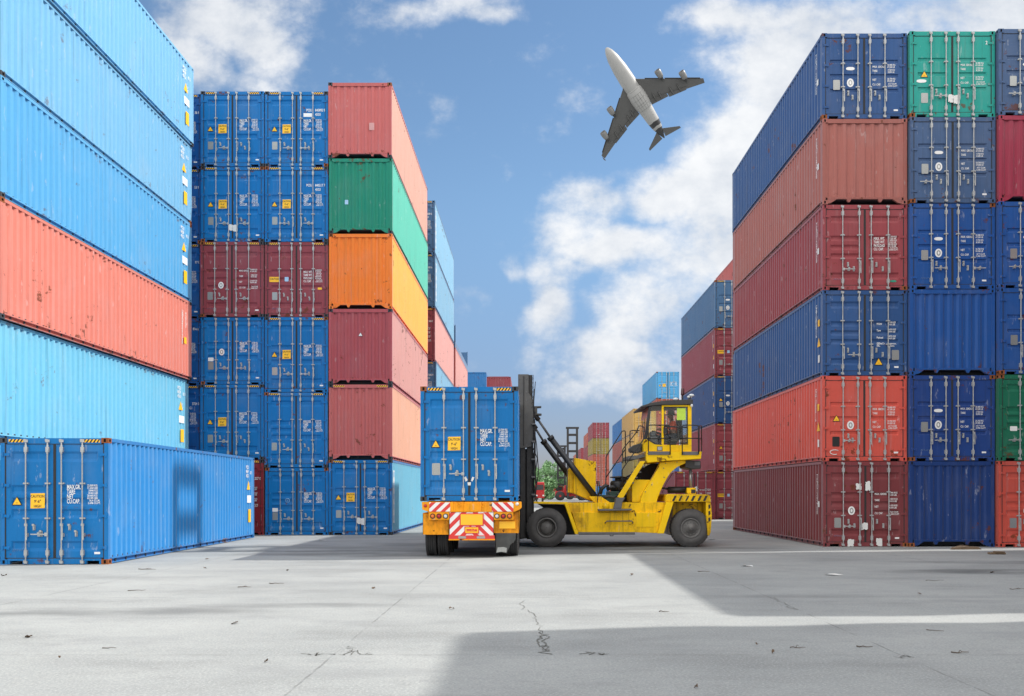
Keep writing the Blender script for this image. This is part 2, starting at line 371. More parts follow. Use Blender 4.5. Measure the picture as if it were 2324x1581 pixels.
def lettering(style,h):
    k=h/2.896; y=.016; out=[]
    def t(st,x,z,size,sx,gap=.95):
        mb=MB(); text(mb,st,(x,y,z*k),size,'F',sx,gap=gap); out.append(mb.mesh('lettering',False))
    if style=='gr':
        t('MAX.GR.\nTARE\nNET\nCU.CAP.',.275,1.725,.142,.56,.77*k); t(NUM['gr'],.735,1.785,.064,.82,.9*k)
    elif style=='wt':
        t('MAX. WT.\nTARE WT.\nPAYLOAD\nCU. CAP.',.27,1.70,.118,.64,1.0*k); t("32.500 KGS\n71.650 LBS\n  3.870 KGS\n  8.532 LBS\n28.630 KGS\n63.118 LBS\n   76.4 CU.M.\n 2.698 CU.FT.",.72,1.79,.064,.8,1.0*k)
    elif style=='gross':
        for q,z in (('MAX. GROSS',1.73),('TARE',1.59),('NET',1.29),('CU. CAP.',1.13)): t(q,.25,z,.088,.72)
        for q,z in (("30.480 KG\n67.200 LB",1.80),(" 3.720 KG\n 8.200 LB",1.63),("26.760 KG\n59.000 LB",1.33),("  67.7 CU.M\n 2.390 CU.FT",1.16)): t(q,.70,z,.07,.8)
    elif style=='gross2':
        for q,z in (('MAX. GROSS',1.75),('TARE',1.54),('NET',1.32),('CU. CAP.',1.10)): t(q,.28,z,.09,.7)
        for q,z in (("30.480 KGS\n67.200 LBS",1.80),("  3.860 KGS\n  8.510 LBS",1.59),("26.620 KGS\n58.690 LBS",1.37),("   76.4 CU.M\n  2.698 CU.FT",1.15)): t(q,.70,z,.072,.78)
    elif style=='mgw':
        for q,z in (('MGW',1.72),('Tare',1.50),('Payload',1.26),('GESeaCo\nSRL.',1.06)): t(q,.36,z,.085,.75,.8)
        for q,z in (("32500 KGS\n71650 LBS",1.78),("  3630 KGS\n  8000 LBS",1.54),("28870 KGS\n63650 LBS",1.31),("Bridgetown,\nBarbados.",1.06)): t(q,.69,z,.07,.78)
    return out

def sticker(parent,name,me,mats,x,z,y=.016):
    o=put(name,me,mats,parent,(x,y,z)); return o
FR={'A':(.242,.442,.571,.764),'B':(.245,.42,.562,.738),'C':(.235,.43,.57,.77)}
def container(x,y,z,col,front,label,W=2.438,L=12.192,H=2.896,style='A',letters='gr',deco='',rz=0,group=None,lod=0,side=None,handles='vlvv',num=None,hz=True,sidecol=None):
    """x = centre of the front face"""
    hw=W/2; pm=PM[col]; ps=PM[sidecol] if sidecol else pm  # side walls may take a lighter colour with sunlight painted in
    root=thing('shipping_container',label,'shipping container',(x,y,z),rz,group)
    put('frame',cached(('fr',W,L,H,front),lambda:m_frame(W,L,H,front)),pm,root)
    if lod==0 or lod==1:
        cm=cached('cast',m_casting)
        for sx in (-1,1):
            for yy in (CD/2,L-CD/2):
                for zz in (CHH/2,H-CHH/2): put('corner_casting',cm,[R.choice((M_cast,M_cast,M_castr,pm)) if lod==0 and W<2.5 else R.choice((pm,pm,pm,M_castr)),M_dark],root,(sx*(hw-CW/2),yy,zz))
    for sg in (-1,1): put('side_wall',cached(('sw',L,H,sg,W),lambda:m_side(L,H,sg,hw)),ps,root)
    def rf():
        mb=MB(); mb.box(-hw+.06,hw-.06,.1,L-.1,H-.05,H-.03); return mb.mesh('roof')
    put('roof',cached(('rf',W,L,H),rf),pm,root)
    def fl():
        mb=MB(); mb.box(-hw+.05,hw-.05,.1,L-.1,.15,.19); yy=.5
        while yy<L-.4: mb.box(-hw+.05,hw-.05,yy,yy+.05,.03,.15); yy+=.6
        return mb.mesh('underfloor',weld=False)
    put('underfloor',cached(('ufl',W,L,H),fl),M_cast,root)
    def bk():
        mb=MB(); mb.box(-hw+.1,hw-.1,L-.09,L-.05,.16,H-.12); return mb.mesh('end_wall')
    put('end_wall',cached(('bk',W,L,H),bk),pm,root)
    if front=='end':
        put('end_wall',cached(('end',W,H),lambda:m_end(W,H)),pm,root)
        if 't' in deco: sticker(root,'warning_sticker',m_tri(.16),[M_black,M_white],0,H*.66,.026)
        if 'l' in deco: sticker(root,'label_sticker',m_rect(.20,.28),M_pinkv,.45,H*.42,.026)
        if 'g' in deco: sticker(root,'label_sticker',m_rect(.13,.17),M_ltblue,-.55,H*.42,.026)
        if 'p' in deco:
            for px,pz,pw,ph in ((.15,1.2,.52,.72),(.95,.75,.36,.9),(.7,.32,.3,.34)): pass
    else:
        doors={}
        for sg in (-1,1): doors[sg]=put('door',cached(('dr',W,H,style,sg),lambda:m_door(W,H,style,sg)),pm,root)
        put('door_gasket',cached(('gk',W,H),lambda:m_gasket(W,H)),M_gasket,root)
        bar=cached(('bar',H),lambda:m_bar(H))
        for i,f in enumerate(FR[style]):
            bx=-hw+f*W; d=doors[-1 if i<2 else 1]
            put('locking_bar',bar,M_steel,d,(bx,0,0))
            if lod<2:
                k=handles[i]
                put('handle',cached(('h',k),lambda:m_handle(k)),M_steel,d,(bx,0,H*(.20 if k=='v' else .235)))
                if lod==0:
                    put('latch_hasp',cached('kp',m_keeper),M_steel,d,(bx+.17*(1 if i%2==0 else -.9),.012,H*(.295 if i%2==0 else .245)))
        if lod<2:
            hm=cached('hinge',m_hinge)
            for sg in (-1,1):
                for f in (.09,.37,.64,.91):
                    o=put('hinge',hm,pm,doors[sg],(sg*(hw-.12),0,.15+f*(H-.3))); 
                    if sg<0: o.rotation_euler=(0,math.pi,0); 
                    if sg<0: o.rotation_euler=(0,0,0); o.scale=(-1,1,1)
        L_,R_=doors[-1],doors[1]; k=H/2.896
        for lm in (cached(('let',letters,H),lambda:lettering(letters,H)) if letters else ()): put('lettering',lm,M_white,R_)
        if 'c' in deco: sticker(L_,'caution_sticker',cached('caut',m_caution),[M_yel,M_black],-.383,1.455*k)
        if 't' in deco: sticker(L_,'warning_sticker',m_tri(.21),[M_black,M_yel],-.847,1.44*k)
        if 'T' in deco: sticker(R_,'warning_sticker',m_tri(.24),[M_black,M_yel],.42,.46*k)
        if 'd' in deco: sticker(L_,'data_plate',m_rect(.205,.30),M_plate,-.837,.58 if 'q' in deco else (.81 if style!='B' else 1.15)*k)
        if 'D' in deco: sticker(R_,'data_plate',m_rect(.22,.30),M_plate,.93,.70*k)
        if 'K' in deco: sticker(L_,'data_plate',m_rect(.22,.30),M_black,-.86,.66*k)
        if 'w' in deco: sticker(L_,'label_sticker',m_rect(.21,.14),M_white,-.837,1.08*k)
        if 'o' in deco: sticker(L_,'emblem',cached('seal',m_seal),[M_white,M_plate],-.42,(1.22 if style!='A' else 1.40)*k)
        if 'i' in deco:
            o=sticker(L_,'label_sticker',m_oval(.26,.10),M_white,-.42,1.70*k)
        if 'q' in deco: sticker(L_,'label_sticker',m_oval(.30,.10),M_white,-.93,1.09)
        if 's' in deco: sticker(R_,'label_sticker',m_rect(.13,.05),M_white,.96,.26)
        if 'n' in deco: sticker(R_,'label_sticker',m_oval(.20,.06),M_greenv,.86,.27)
        if 'y' in deco:
            def cy():
                mb=MB(); mb.box(-.2,.2,-.003,.004,-.1,.1,0); text(mb,'CAUTION',(0,-.0055,-.02),.11,'F',.72,'CENTER',mi=1); return mb.mesh('caution_sticker',False)
            sticker(L_,'caution_sticker',cached('cauty',cy),[M_yel,M_black],-.84,1.45*k)
            sticker(L_,'label_sticker',m_rect(.15,.17),M_ltblue,-.38,1.46*k); sticker(R_,'label_sticker',m_rect(.16,.08),M_yel,.9,1.1*k)
        if 'P' in deco:
            for px,pz,sd,ob in ((-.06,.55,3,L_),(.10,.52,5,R_)): sticker(ob,'torn_paper',cached(('pap',sd),lambda:m_paper(sd)),M_paper,px,pz,.01)
        if 'Q' in deco:
            for px,pz,sd,ob in ((-.22,1.82,7,L_),(.06,1.84,8,R_),(-.03,.62,9,L_),(-.46,.12,10,L_),(.40,.14,11,R_)): sticker(ob,'torn_paper',cached(('pap',sd),lambda:m_paper(sd)),M_paper,px,pz,-.0)
        if 'v' in deco:
            for xx,zz,sd in ((-.085,.56,12),(.085,.56,14),(.0,.44,15)):
                o=sticker(R_ if xx>=0 else L_,'torn_paper',cached(('pap',sd),lambda:m_paper(sd)),M_paper,xx,zz,.035); o.scale=(.36,1,.45); o.rotation_euler=(0,xx*5,0)
        if 'b' in deco:
            def rb():
                mb=MB(); mb.lathe([(.07,0),(.085,0),(.085,.004),(.07,.004)],(0,0,0),'y',20); text(mb,'C',(-.028,-.003,-.032),.09,'F',.8); return mb.mesh('emblem',False)
            sticker(L_,'emblem',cached('rb',rb),M_ltblue,-.36,1.33)
        if 'z' in deco:
            def cz():
                mb=MB(); mb.tube([(.14*math.cos(t)*1.0,-.004,.07*math.sin(t)) for t in [x*.25+.7 for x in range(0,19)]],.012,6); return mb.mesh('painted_letter')
            sticker(L_,'painted_letter',cached('cz',cz),M_paper,-.90,.27)
        if '2' in deco:
            def z2():
                mb=MB(); text(mb,'2',(0,0,0),.15,'F',.9); return mb.mesh('lettering',False)
            sticker(R_,'lettering',cached('z2',z2),M_white,1.0,2.2,.016)
        if num:
            for s_,xx,zz in ((num[0],.38,2.13),(num[1].strip(),.72+.052*(len(num[1])-len(num[1].lstrip())),2.13),(num[2].strip(),.72,1.965)):
                if s_: mb=MB(); text(mb,s_,(xx,.014,zz),.14,'F',.72); put('lettering',mb.mesh('lettering',False),M_white,R_)
            if num[3]: mb=MB(); mb.box(.27,.6,.012,.018,1.92,2.06); put('label_sticker',mb,M_white,R_)
        # faint chalk scribble low on the doors
        if lod==0 and 'x' in deco:
            def ch():
                mb=MB(); r=random.Random(5); xx=-.95
                for j in range(7): mb.tube([(xx+.05*j,.018,.30),(xx+.05*j+.02,.018,.34+.02*r.random()),(xx+.05*j+.04,.018,.30+.03*r.random())],.004,4)
                return mb.mesh('chalk_mark')
            put('chalk_mark',cached('chk',ch),M_ghost,L_)
    if hz and H>2.7 and lod<2:
        hm=cached('haz',m_hazard)
        for xx in (-hw+CW+.03,hw-CW-.43): put('hazard_stripe',hm,[M_black,M_yel],root,(xx,.005,H-.105))
    if side:
        for s in side: side_marks(root,s,hw,L,H,col)
    return root
def side_marks(root,kind,hw,L,H,col):
    mb=MB()
    if kind in 'RF':                      # right wall, marks near the far end
        x=hw-.004
        for s_,yy,zz,sz in (('PCIU\n8459\n45G1',L-1.05,H-.42,.17),('02 5',L-.55,H-.60,.15),('F\nT',L-.6,H-1.0,.14)):
            mb=MB(); text(mb,s_,(x,yy,zz),sz,'R',.9,gap=.9); put('lettering',mb.mesh('lettering',False),M_white,root)
        t=MB(); t.add([(x,L-.95,H*.60),(x,L-.55,H*.60),(x,L-.75,H*.60+.32)],[(0,1,2)],0); put('warning_sticker',t.mesh('warning_sticker',False),M_yel,root)
        a=MB(); a.box(x-.004,x+.001,L-.9,L-.42,H*.44,H*.53); put('label_sticker',a,M_white,root)
        b=MB(); b.box(x-.004,x+.001,L-.75,L-.45,H*.20,H*.36); put('height_sticker',b,M_yel,root)
    elif kind=='V':                       # right wall, vertical lettering near far end
        x=hw-.004
        for j,ch in enumerate('UNXU4321750'): text(mb,ch,(x,L-.95,H-.55-.112*j),.16,'R',1.1)
        put('lettering',mb.mesh('lettering',False),M_white,root); mb=MB()
        for j,ch in enumerate('45R1US'): text(mb,ch,(x,L-.6,H-.55-.095*j),.135,'R',1.1)
        put('lettering',mb.mesh('lettering',False),M_white,root)
        b=MB(); b.box(x-.004,x+.001,L-.72,L-.5,H*.44,H*.52); put('height_sticker',b,M_yel,root)
    elif kind=='v':                       # right wall, white and red vertical band near the front (shared ownership plate)
        x=hw-.004
        b=MB(); b.box(x-.004,x+.001,.34,.62,.45,H-.4,0)
        for j in range(5): b.box(x,x+.003,.38,.58,.55+.42*j,.55+.42*j+.2,1)
        put('owner_band',b,[M_white,M_redv if col in('cyan_blue',) else M_ltblue],root)
    elif kind=='L':                       # left wall, vertical lettering close to the front
        x=-hw+.004
        for j,ch in enumerate('TEXU1342708'): text(mb,ch,(x,.62,H-.50-.112*j),.16,'L',1.1)
        put('lettering',mb.mesh('lettering',False),M_white,root)
        b=MB(); b.box(x-.001,x+.004,.36,.5,H*.46,H*.53); put('label_sticker',b,M_white,root)
    elif kind=='T':                       # left wall with triangle and stickers
        x=-hw+.004
        for j,ch in enumerate('GATU80916'): text(mb,ch,(x,.66,H-.45-.112*j),.16,'L',1.1)
        put('lettering',mb.mesh('lettering',False),M_white,root)
        t=MB(); t.add([(x,.52,H*.36),(x,.22,H*.36),(x,.37,H*.36+.28)],[(0,1,2)],0); put('warning_sticker',t.mesh('warning_sticker',False),M_yel,root)
        b=MB(); b.box(x-.001,x+.004,.3,.46,H*.60,H*.68); put('height_sticker',b,M_yel,root)
        a=MB(); a.box(x-.001,x+.004,.30,.44,H*.17,H*.26); put('label_sticker',a,M_white,root)

def stack(xc,y,rows,group,z=0,**kw):
    """rows from the ground up; each (col, front, label, opts)"""
    for col,front,label,o in rows:
        a=dict(kw); a.update(o); yy=y+a.pop('dy',0); xx=xc+a.pop('dx',0)+R.uniform(-.014,.014); yy+=R.uniform(-.03,.03)
        container(xx,yy,z,col,front,label,group=group,**a); z+=a.get('H',2.896)+.004
    return z
S=2.591

# ------------------------------------------------------------------ LEFT TOWER
gl='containers in the tall stack at the left edge'
stack(-12.60-1.219,21.6,[
 ('azure','end','blue container on the ground, hidden behind the separate blue container in front',{}),
 ('cyan_blue','end','palest cyan container just above the separate front blue container at left',{'side':'R','dx':-.1}),
 ('coral','end','sunlit coral red container, the only red one in the tall left stack',{'side':'V'}),
 ('azure','end','bright blue container resting directly on the coral red one at left',{'side':'R'}),
 ('sky_blue','end','sky blue container second from the top of the tall left stack',{'side':'R'}),
 ('sky_blue','end','topmost light blue container of the tall left stack, cut by the photo corner',{'side':'R','dx':.06})],gl)
# front-left single container
container(-9.65-1.219,20.7+.036,0,'blue','door','single blue container on the ground at front left with scratched CAUTION sticker',deco='tcsx',rz=.0296,side='F',handles='vlvv',sidecol='blue_sunlit',group='containers on the ground by the left stack')
# ------------------------------------------------------------------ CENTRE STACK (four columns seen end on)
gc='containers in the central stack behind the trailer'
PX=2.472; XR=-5.31-1.219
stack(XR-3*PX,35.2,[
 ('blue_deep','door','sliver of blue container at ground level in the narrow column behind the left stack',{'lod':1}),
 ('blue_deep','door','sliver of blue container numbered 3724 0, second from ground beside the left stack',{'num':('','  3724 0','   G1',0)}),
 ('blue_deep','door','sliver of blue container numbered 814 6, third from ground beside the left stack',{'H':S,'num':('','   814 6','   1',0)}),
 ('blue_deep','door','sliver of blue container numbered 97 0, fourth from ground beside the left stack',{'num':('','    97 0','',0)}),
 ('blue_deep','door','sliver of blue container numbered 53 9, fifth from ground beside the left stack',{'num':('','    53 9','',0)}),
 ('blue_deep','door','sliver of blue container numbered 38 9 at the top beside the left stack',{'num':('','    38 9','',0)})],gc,deco='s')
stack(XR-2*PX,34.95,[
 ('oxblood','door','dark red container at ground level half hidden behind the front blue container',{'letters':'gross2','num':('','   227 0','',0)}),
 ('blue','door','blue container with CAUTION sticker directly above the half hidden dark red one',{'deco':'tcdsx'}),
 ('blue','door','lower blue container with round white seal and blank white label, under a maroon one',{'H':S,'deco':'dwos','handles':'vlrv'}),
 ('maroon','door','maroon container with round white seal and white corner label, third from top',{'letters':'gross2','deco':'dosx','handles':'vlvl','style':'C'}),
 ('blue','door','blue container with torn white paper across its door seam, above a maroon one',{'deco':'tcdsPx','handles':'vlvl'}),
 ('blue','door','topmost blue container with mossy green stains on its doors, left of PCIU 845892',{'deco':'tcds','handles':'vlvv'})],gc)
stack(XR-PX,34.95,[
 ('blue','door','bottom blue container with light round emblem and no caution sticker, on the ground',{'H':S,'deco':'dwbs','handles':'vlvl'}),
 ('blue','door','blue container without any yellow sticker, second from ground left of red end wall',{'deco':'dsx','handles':'vlvv'}),
 ('blue','door','bright blue container with CAUTION sticker between a maroon and a sticker-less blue one',{'deco':'tcdsx','handles':'vlrv'}),
 ('maroon','door','maroon container with wide yellow CAUTION label and small light blue square',{'letters':'wt','deco':'dyx','handles':'vvvv','style':'C'}),
 ('blue','door','blue container lettered PCIU 840217 7, just above the maroon caution one',{'deco':'tcds','num':('PCIU','840217 7','45G1',0),'handles':'rvvl'}),
 ('blue','door','topmost blue container lettered PCIU 845892 0 with blank white patch',{'deco':'tcds','num':('PCIU','845892 0','45G1',1),'handles':'vlrv'})],gc)
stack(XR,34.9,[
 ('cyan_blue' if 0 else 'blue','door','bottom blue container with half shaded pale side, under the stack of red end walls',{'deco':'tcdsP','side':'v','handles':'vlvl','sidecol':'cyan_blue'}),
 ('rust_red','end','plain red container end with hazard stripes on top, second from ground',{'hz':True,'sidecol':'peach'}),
 ('rose_red','end','dusky maroon red container end with small triangle mark, third from ground',{'deco':'t','hz':False,'sidecol':'pink_faded'}),  # pink_faded side has sunlight painted in
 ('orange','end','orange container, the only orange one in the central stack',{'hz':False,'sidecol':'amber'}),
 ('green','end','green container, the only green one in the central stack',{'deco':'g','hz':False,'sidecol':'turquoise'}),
 ('rust_red','end','topmost red container with rust patches, highest corner of the central stack',{'deco':'l','hz':False,'sidecol':'salmon_faded'})],gc)  # salmon_faded side has sunlight painted in
# ------------------------------------------------------------------ second stack behind the centre stack
g2='containers in the stack behind the central stack'
stack(-5.12-1.219,49.,[
 ('azure','door','ground level blue container of the stack behind the central stack, hidden by the trailer',{'lod':1}),
 ('brick','door','brick red container second from ground behind the central stack, hidden by the trailer',{'lod':1}),
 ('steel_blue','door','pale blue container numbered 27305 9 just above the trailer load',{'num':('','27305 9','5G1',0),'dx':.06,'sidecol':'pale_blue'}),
 ('maroon','door','salmon pink sided container third from the top behind the central stack',{'sidecol':'pink_faded','num':('','   568 0','1',0),'letters':'gross2'}),  # pink_faded side has sunlight painted in
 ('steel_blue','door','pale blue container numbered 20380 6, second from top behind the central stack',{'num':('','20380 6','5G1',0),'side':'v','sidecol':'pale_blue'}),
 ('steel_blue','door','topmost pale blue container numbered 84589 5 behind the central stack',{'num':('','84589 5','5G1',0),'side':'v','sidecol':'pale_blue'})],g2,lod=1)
g3='containers in the third stack along the left lane'
zt=stack(-5.12-1.219,62.4,[
 ('azure','end','ground level blue container third along the left lane, hidden by the trailer',{'lod':2}),
 ('salmon','end','red container second from ground third along the left lane, hidden by the trailer',{'lod':2}),
 ('azure','end','blue container third from ground third along the left lane, hidden by the trailer',{'lod':2}),
 ('salmon','end','salmon pink container carrying the flat rack, farthest pink side on the left lane',{'sidecol':'pink_faded'})],g3,lod=1,hz=False)  # pink_faded side has sunlight painted in
fr=thing('flat_rack','flat rack with upright dark end walls on the farthest pink container','flat rack',(-6.34,62.4,zt),0)
mb=MB(); mb.box(-1.2,1.2,0,12.19,0,.42); put('deck',mb,PM['steel_blue'],fr)
for yy in (0,12.0):
    mb=MB(); mb.box(-1.2,1.2,yy+.02,yy+.17,.42,1.5)
    for sx in (-1,1): mb.box(sx*1.2-.02 if sx>0 else -1.22,1.22 if sx>0 else -1.18,yy,yy+.19,.42,1.55)
    put('end_wall',mb,PM['steel_blue'],fr,bevel=.01)
def far_stack(xc,y,cols,labels,group,front='end',H=2.896,W=2.438,lod=2,**kw):
    z=0
    for c,l in zip(cols,labels):
        container(xc,y,z,c,front,l,H=H,W=W,lod=lod,group=group,hz=False,letters=kw.get('letters'),deco=kw.get('deco',''),style=kw.get('style','A'),L=kw.get('L',12.192)); z+=H+.004
gf='containers of the distant stacks above the trailer'
ORD=['on the ground','second from ground','third from ground','fourth from ground','fifth from ground','sixth from ground']
far_stack(-6.25,105,['brick','azure','brick','azure','sea_blue'],['blue container end peeking over the left end of the trailer load' if i==4 else f'{c} container {ORD[i]} below the distant blue end' for i,c in enumerate(['brick red','blue','brick red','blue','blue'])],gf,deco='',H=3.1,W=2.36)
far_stack(-3.25,94,['azure','brick','azure','brick','maroon'],['maroon container end peeking over the trailer load beside the mast' if i==4 else f'{c} container {ORD[i]} below the distant maroon end' for i,c in enumerate(['blue','brick red','blue','brick red','maroon'])],gf,H=2.72,W=2.5)
# ------------------------------------------------------------------ RIGHT STACK
gr='containers in the right hand stack'
RW=2.575; XP=2.602; X1=8.86+RW/2
kw=dict(W=RW,H=S,hz=False)
stack(X1,27.52,[
 ('dark_maroon','door','dark maroon container on the ground with white torn papers, right stack corner',{'letters':'gross2','deco':'doQsx','style':'C','side':'L','handles':'rvvv'}),
 ('red_orange','door','bright red container with painted letter C low on its door',{'letters':'gross','deco':'tKozs','style':'B','side':'T','handles':'rvvv'}),
 ('navy','door','dark blue container with orange triangle low on its right door',{'letters':'mgw','deco':'DTsx','style':'C','side':'T','handles':'vlvv'}),
 ('wine','door','wine red container with MAX. WT. lettering and small green label',{'letters':'wt','deco':'nx','style':'C','side':'L','handles':'rvvv'}),
 ('brown_red','end','brown red container with corrugated end and mismatched paint patches',{'side':'L'}),
 ('navy','door','topmost navy container at the left corner of the right stack',{'letters':'gross','deco':'dois','style':'B','side':'L','handles':'vvvv'})],gr,**kw)
stack(X1+XP,27.40,[
 ('indigo','end','darkest blue corrugated container end standing on the ground',{}),
 ('royal_dark','door','dark blue container with doors, directly above the darkest blue corrugated end',{'letters':'gross','deco':'doisx','style':'B','handles':'vlvv'}),
 ('royal','end','mid blue corrugated container end with no doors, third from ground',{}),
 ('royal','door','strong blue container with doors, resting on the mid blue corrugated end',{'letters':'gross','deco':'doisx','style':'B','handles':'vlvr'}),
 ('slate_navy','door','greyish navy container with doors, directly under the teal green one',{'letters':'gross','deco':'dois','style':'B','handles':'lvvv'}),
 ('teal','door','teal green container with warning triangle at the top of the right stack',{'letters':'gross','deco':'tqdP2','style':'B','handles':'vlvv'})],gr,**kw)
stack(X1+2*XP,27.25,[
 ('scarlet','door','red container on the ground cut off by the right edge of the photo',{'letters':'gross','deco':'do','style':'C','handles':'vvvv'}),
 ('dark_green','door','dark green container with white label cut off by the right edge',{'letters':'gross','deco':'w','style':'A','handles':'lvvv'}),
 ('royal','door','blue container at right edge directly above the dark green one',{'letters':'gross','deco':'ds','style':'B','handles':'vrvv'}),
 ('royal','door','blue container at right edge directly under the crimson corrugated end',{'letters':'gross','deco':'dois','style':'B','handles':'lrvv'}),
 ('crimson','end','crimson corrugated container end cut off by the right edge',{}),
 ('slate_navy','door','topmost navy container cut off by the right edge of the photo',{'letters':'gross','deco':'dois','style':'B','handles':'lvvv'})],gr,**kw)
for i,(dx,lab) in enumerate(((-.62,'left grey sheet panel lying on the teal container roof'),(0.02,'right grey sheet panel lying on the teal container roof'))):
    mb=MB(); mb.box(-.29,.29,0,1.2,0,.05); mb.box(-.27,-.22,.05,1.1,.05,.09); mb.box(.22,.27,.05,1.1,.05,.09)
    tag(put('roof_panel',mb,M_plate,None,(X1+XP-.25+dx,27.5,6*2.595+.0),bevel=.01),lab,'panel',group='loose panels on the right stack')
# ------------------------------------------------------------------ stack behind the right stack
g4='containers in the stack behind the right stack'
XB=11.19+1.219
stack(XB,55,[
 ('maroon','door','maroon container on the ground with yellow CAUTION label, behind the right stack',{'deco':'yd','letters':'gross2','style':'C'}),
 ('wine','door','maroon container with yellow triangle, second from ground behind the right stack',{'deco':'td','letters':'gross2','style':'C','side':'T'}),
 ('navy','door','navy container with white seal and triangle, third from ground behind the right stack',{'deco':'tdoi','letters':'gross','style':'B','side':'T'}),
 ('maroon','door','maroon container with yellow CAUTION label, fourth from ground behind the right stack',{'deco':'yd','letters':'gross2','style':'C','side':'T'}),
 ('steel_blue','door','steel blue container at the top of the nearest column behind the right stack',{'deco':'doi','letters':'gross','style':'B'})],g4,lod=1)
container(XB-2.5,54.6,0,'maroon','door','single layer maroon container on the ground just behind the yellow lift truck',letters='gross2',deco='wdQ',style='C',lod=1,group=g4)
far_stack(XB+2.5,55,['maroon','navy','maroon','navy','maroon','salmon'],[f'{c} container {ORD[i]} in the second column behind the right stack' if i<5 else 'pale red container whose side shows above the steel blue one' for i,c in enumerate(['maroon','navy','maroon','navy','maroon','x'])],g4)
g5='containers of the distant stacks right of the yellow lift truck'
far_stack(13.5+1.219,97,['azure','navy','brick','brick','azure'],['navy','navy','brick','brick red container directly under the bright blue top container in the distance','bright blue container with doors topping the distant stack above the cab'] if 0 else
 ['blue container on the ground of the distant stack behind the cab','navy container second from ground of the distant stack behind the cab','brick red container third from ground of the distant stack behind the cab','brick red container directly under the bright blue distant top container','bright blue container with doors topping the distant stack above the cab'],g5,front='door',deco='tc',letters='gr',lod=1)
far_stack(11.2+1.05,97,['azure','olive','tan','tan'],['blue container on the ground left of the distant stack, behind the ladder','olive container second from ground behind the ladder','lower tan container behind the ladder of the lift truck','upper tan container seen left of the cab windscreen'],g5,front='door',H=2.64,lod=1)
far_stack(11.2+1.219,111.5,['sea_blue','sea_blue','brick','sea_blue'],['blue container on the ground behind the tan distant stack','lower blue container side in the distance left of the tan ones','maroon container side between two blue ones in the distance','upper blue container side in the distance left of the tan ones'],g5,H=2.66)
far_stack(11.55,148,['sea_blue','brick','brick','olive','maroon'],['blue container on the ground of the distant olive stack','brick red container second from ground of the distant olive stack','brick red container directly under the olive yellow one in the distance','olive yellow container with doors in the far distance','maroon container with doors above the olive yellow one in the far distance'],g5,front='door',H=S,W=2.72,lod=1)
far_stack(12.3,176,['brick','sea_blue','brick','maroon','brick'],[f'{c} container {ORD[i]} in the stack behind the olive one' for i,c in enumerate(['brick red','blue','brick red','maroon','brick red'])],g5,H=2.62)
far_stack(12.7,205,['sea_blue','brick','maroon','maroon'],[f'{c} container {ORD[i]} in the next to last far right stack' for i,c in enumerate(['blue','brick red','maroon','maroon'])],g5,H=2.9)
far_stack(13.2,240,['brick','sea_blue','maroon','brick'],[f'{c} container {ORD[i]} in the farthest stack of the right row' for i,c in enumerate(['brick red','blue','maroon','brick red'])],g5,H=2.9)
# low dark row at the end of the lane
g6='dark containers closing the far end of the lane'
for i,(x,c,l) in enumerate(((1.5,'indigo','dark blue container lying across the far lane end, left of the tree foot'),(14.2,'indigo','dark blue container lying across the far lane end, behind the distant lifts'),(27,'brick','brick red container lying across the far lane end, right of the distant lifts'))):
    container(x,262+i*.3,0,c,'end',l,lod=2,hz=False,group=g6,rz=math.pi/2)
for i,c in enumerate(('maroon','royal','navy','coral','royal','maroon')):
    container(17.3+1.219,40.6,i*2.595,c,'end',f'container {ORD[i]} in the stack hidden directly behind the right stack',H=S,lod=2,hz=False,group='containers hidden behind the right stack')
fm=thing('shadow_mast','tall steel lattice mast beyond the right edge of the photo','mast',(18.3,31.7,0))  # added mast, itself unseen, to throw striped shade
for y in (-1.0,1.0):
    mb=MB(); mb.box(-.2,.2,y-.19,y+.19,.25,29.2); put('shadow_mast_leg',mb,M_steel,fm)
mb=MB(); mb.box(-.9,.9,-1.6,1.6,0,.25); put('shadow_mast_base',mb,M_plate,fm,bevel=.03)
for z in (3,8,13,18,22,24.6,26.2,27.7,29.05):
    mb=MB(); mb.box(-.2,.2,-.78,.78,z-.15,z+.15); put('shadow_mast_rung',mb,M_steel,fm)
# ------------------------------------------------------------------ off-frame stacks whose shadows cross the yard
gs='containers standing beyond the right edge of the photo'
z=0
for i,(c,h) in enumerate((('royal',2.896),('maroon',2.896),('navy',2.896),('coral',S),('royal',S))):
    container(17.1+1.219,15.0-.25*(4-i),z,c,'end',f'container {ORD[i]} in the out of frame stack casting the middle shadow',H=h,lod=2,hz=False,group=gs); z+=h+.004
for i,c in enumerate(('maroon','royal','teal','navy','coral','royal')):
    container(15.4+1.219,1.75-.25*(5-i),i*2.595,c,'end',f'container {ORD[i]} in the out of frame stack casting the foreground shadow',H=S,lod=2,hz=False,group=gs)
# ================================================================== TRAILER
def T(xz,yz): return (-2.966+.003192*xz, 4.932-.003192*yz)
def tb(mb,x0,x1,y0,y1,Y0,Y1,mi=0):
    a,b=T(x0,y1); c,d=T(x1,y0); mb.box(a,c,Y0,Y1,b,d,mi)
YR=22.78
container(-1.535,22.9,1.424,'blue','door','blue container riding on the orange trailer, doors toward the camera',W=2.47,deco='tcdsv',handles='vlvv',group=None)
M_or=paint('trailer_orange',(.90,.35,.012),.45,.08,.8,.15,.55,(.05,.02,.01),.45)
M_tyre=plain('tyre_rubber',(.030,.030,.031),.82,0,.35,6,.3)
M_tyre2=plain('tyre_rubber_dusty',(.080,.077,.076),.85,0,.4,5,.3)
M_rim=plain('rim_steel',(.15,.145,.14),.6,.2,.4,9,.2)
M_lamp_r=plain('lamp_red',(.45,.02,.02),.2); M_lamp_o=plain('lamp_amber',(.75,.16,.02),.2); M_lamp_w=plain('lamp_clear',(.68,.70,.70),.15)
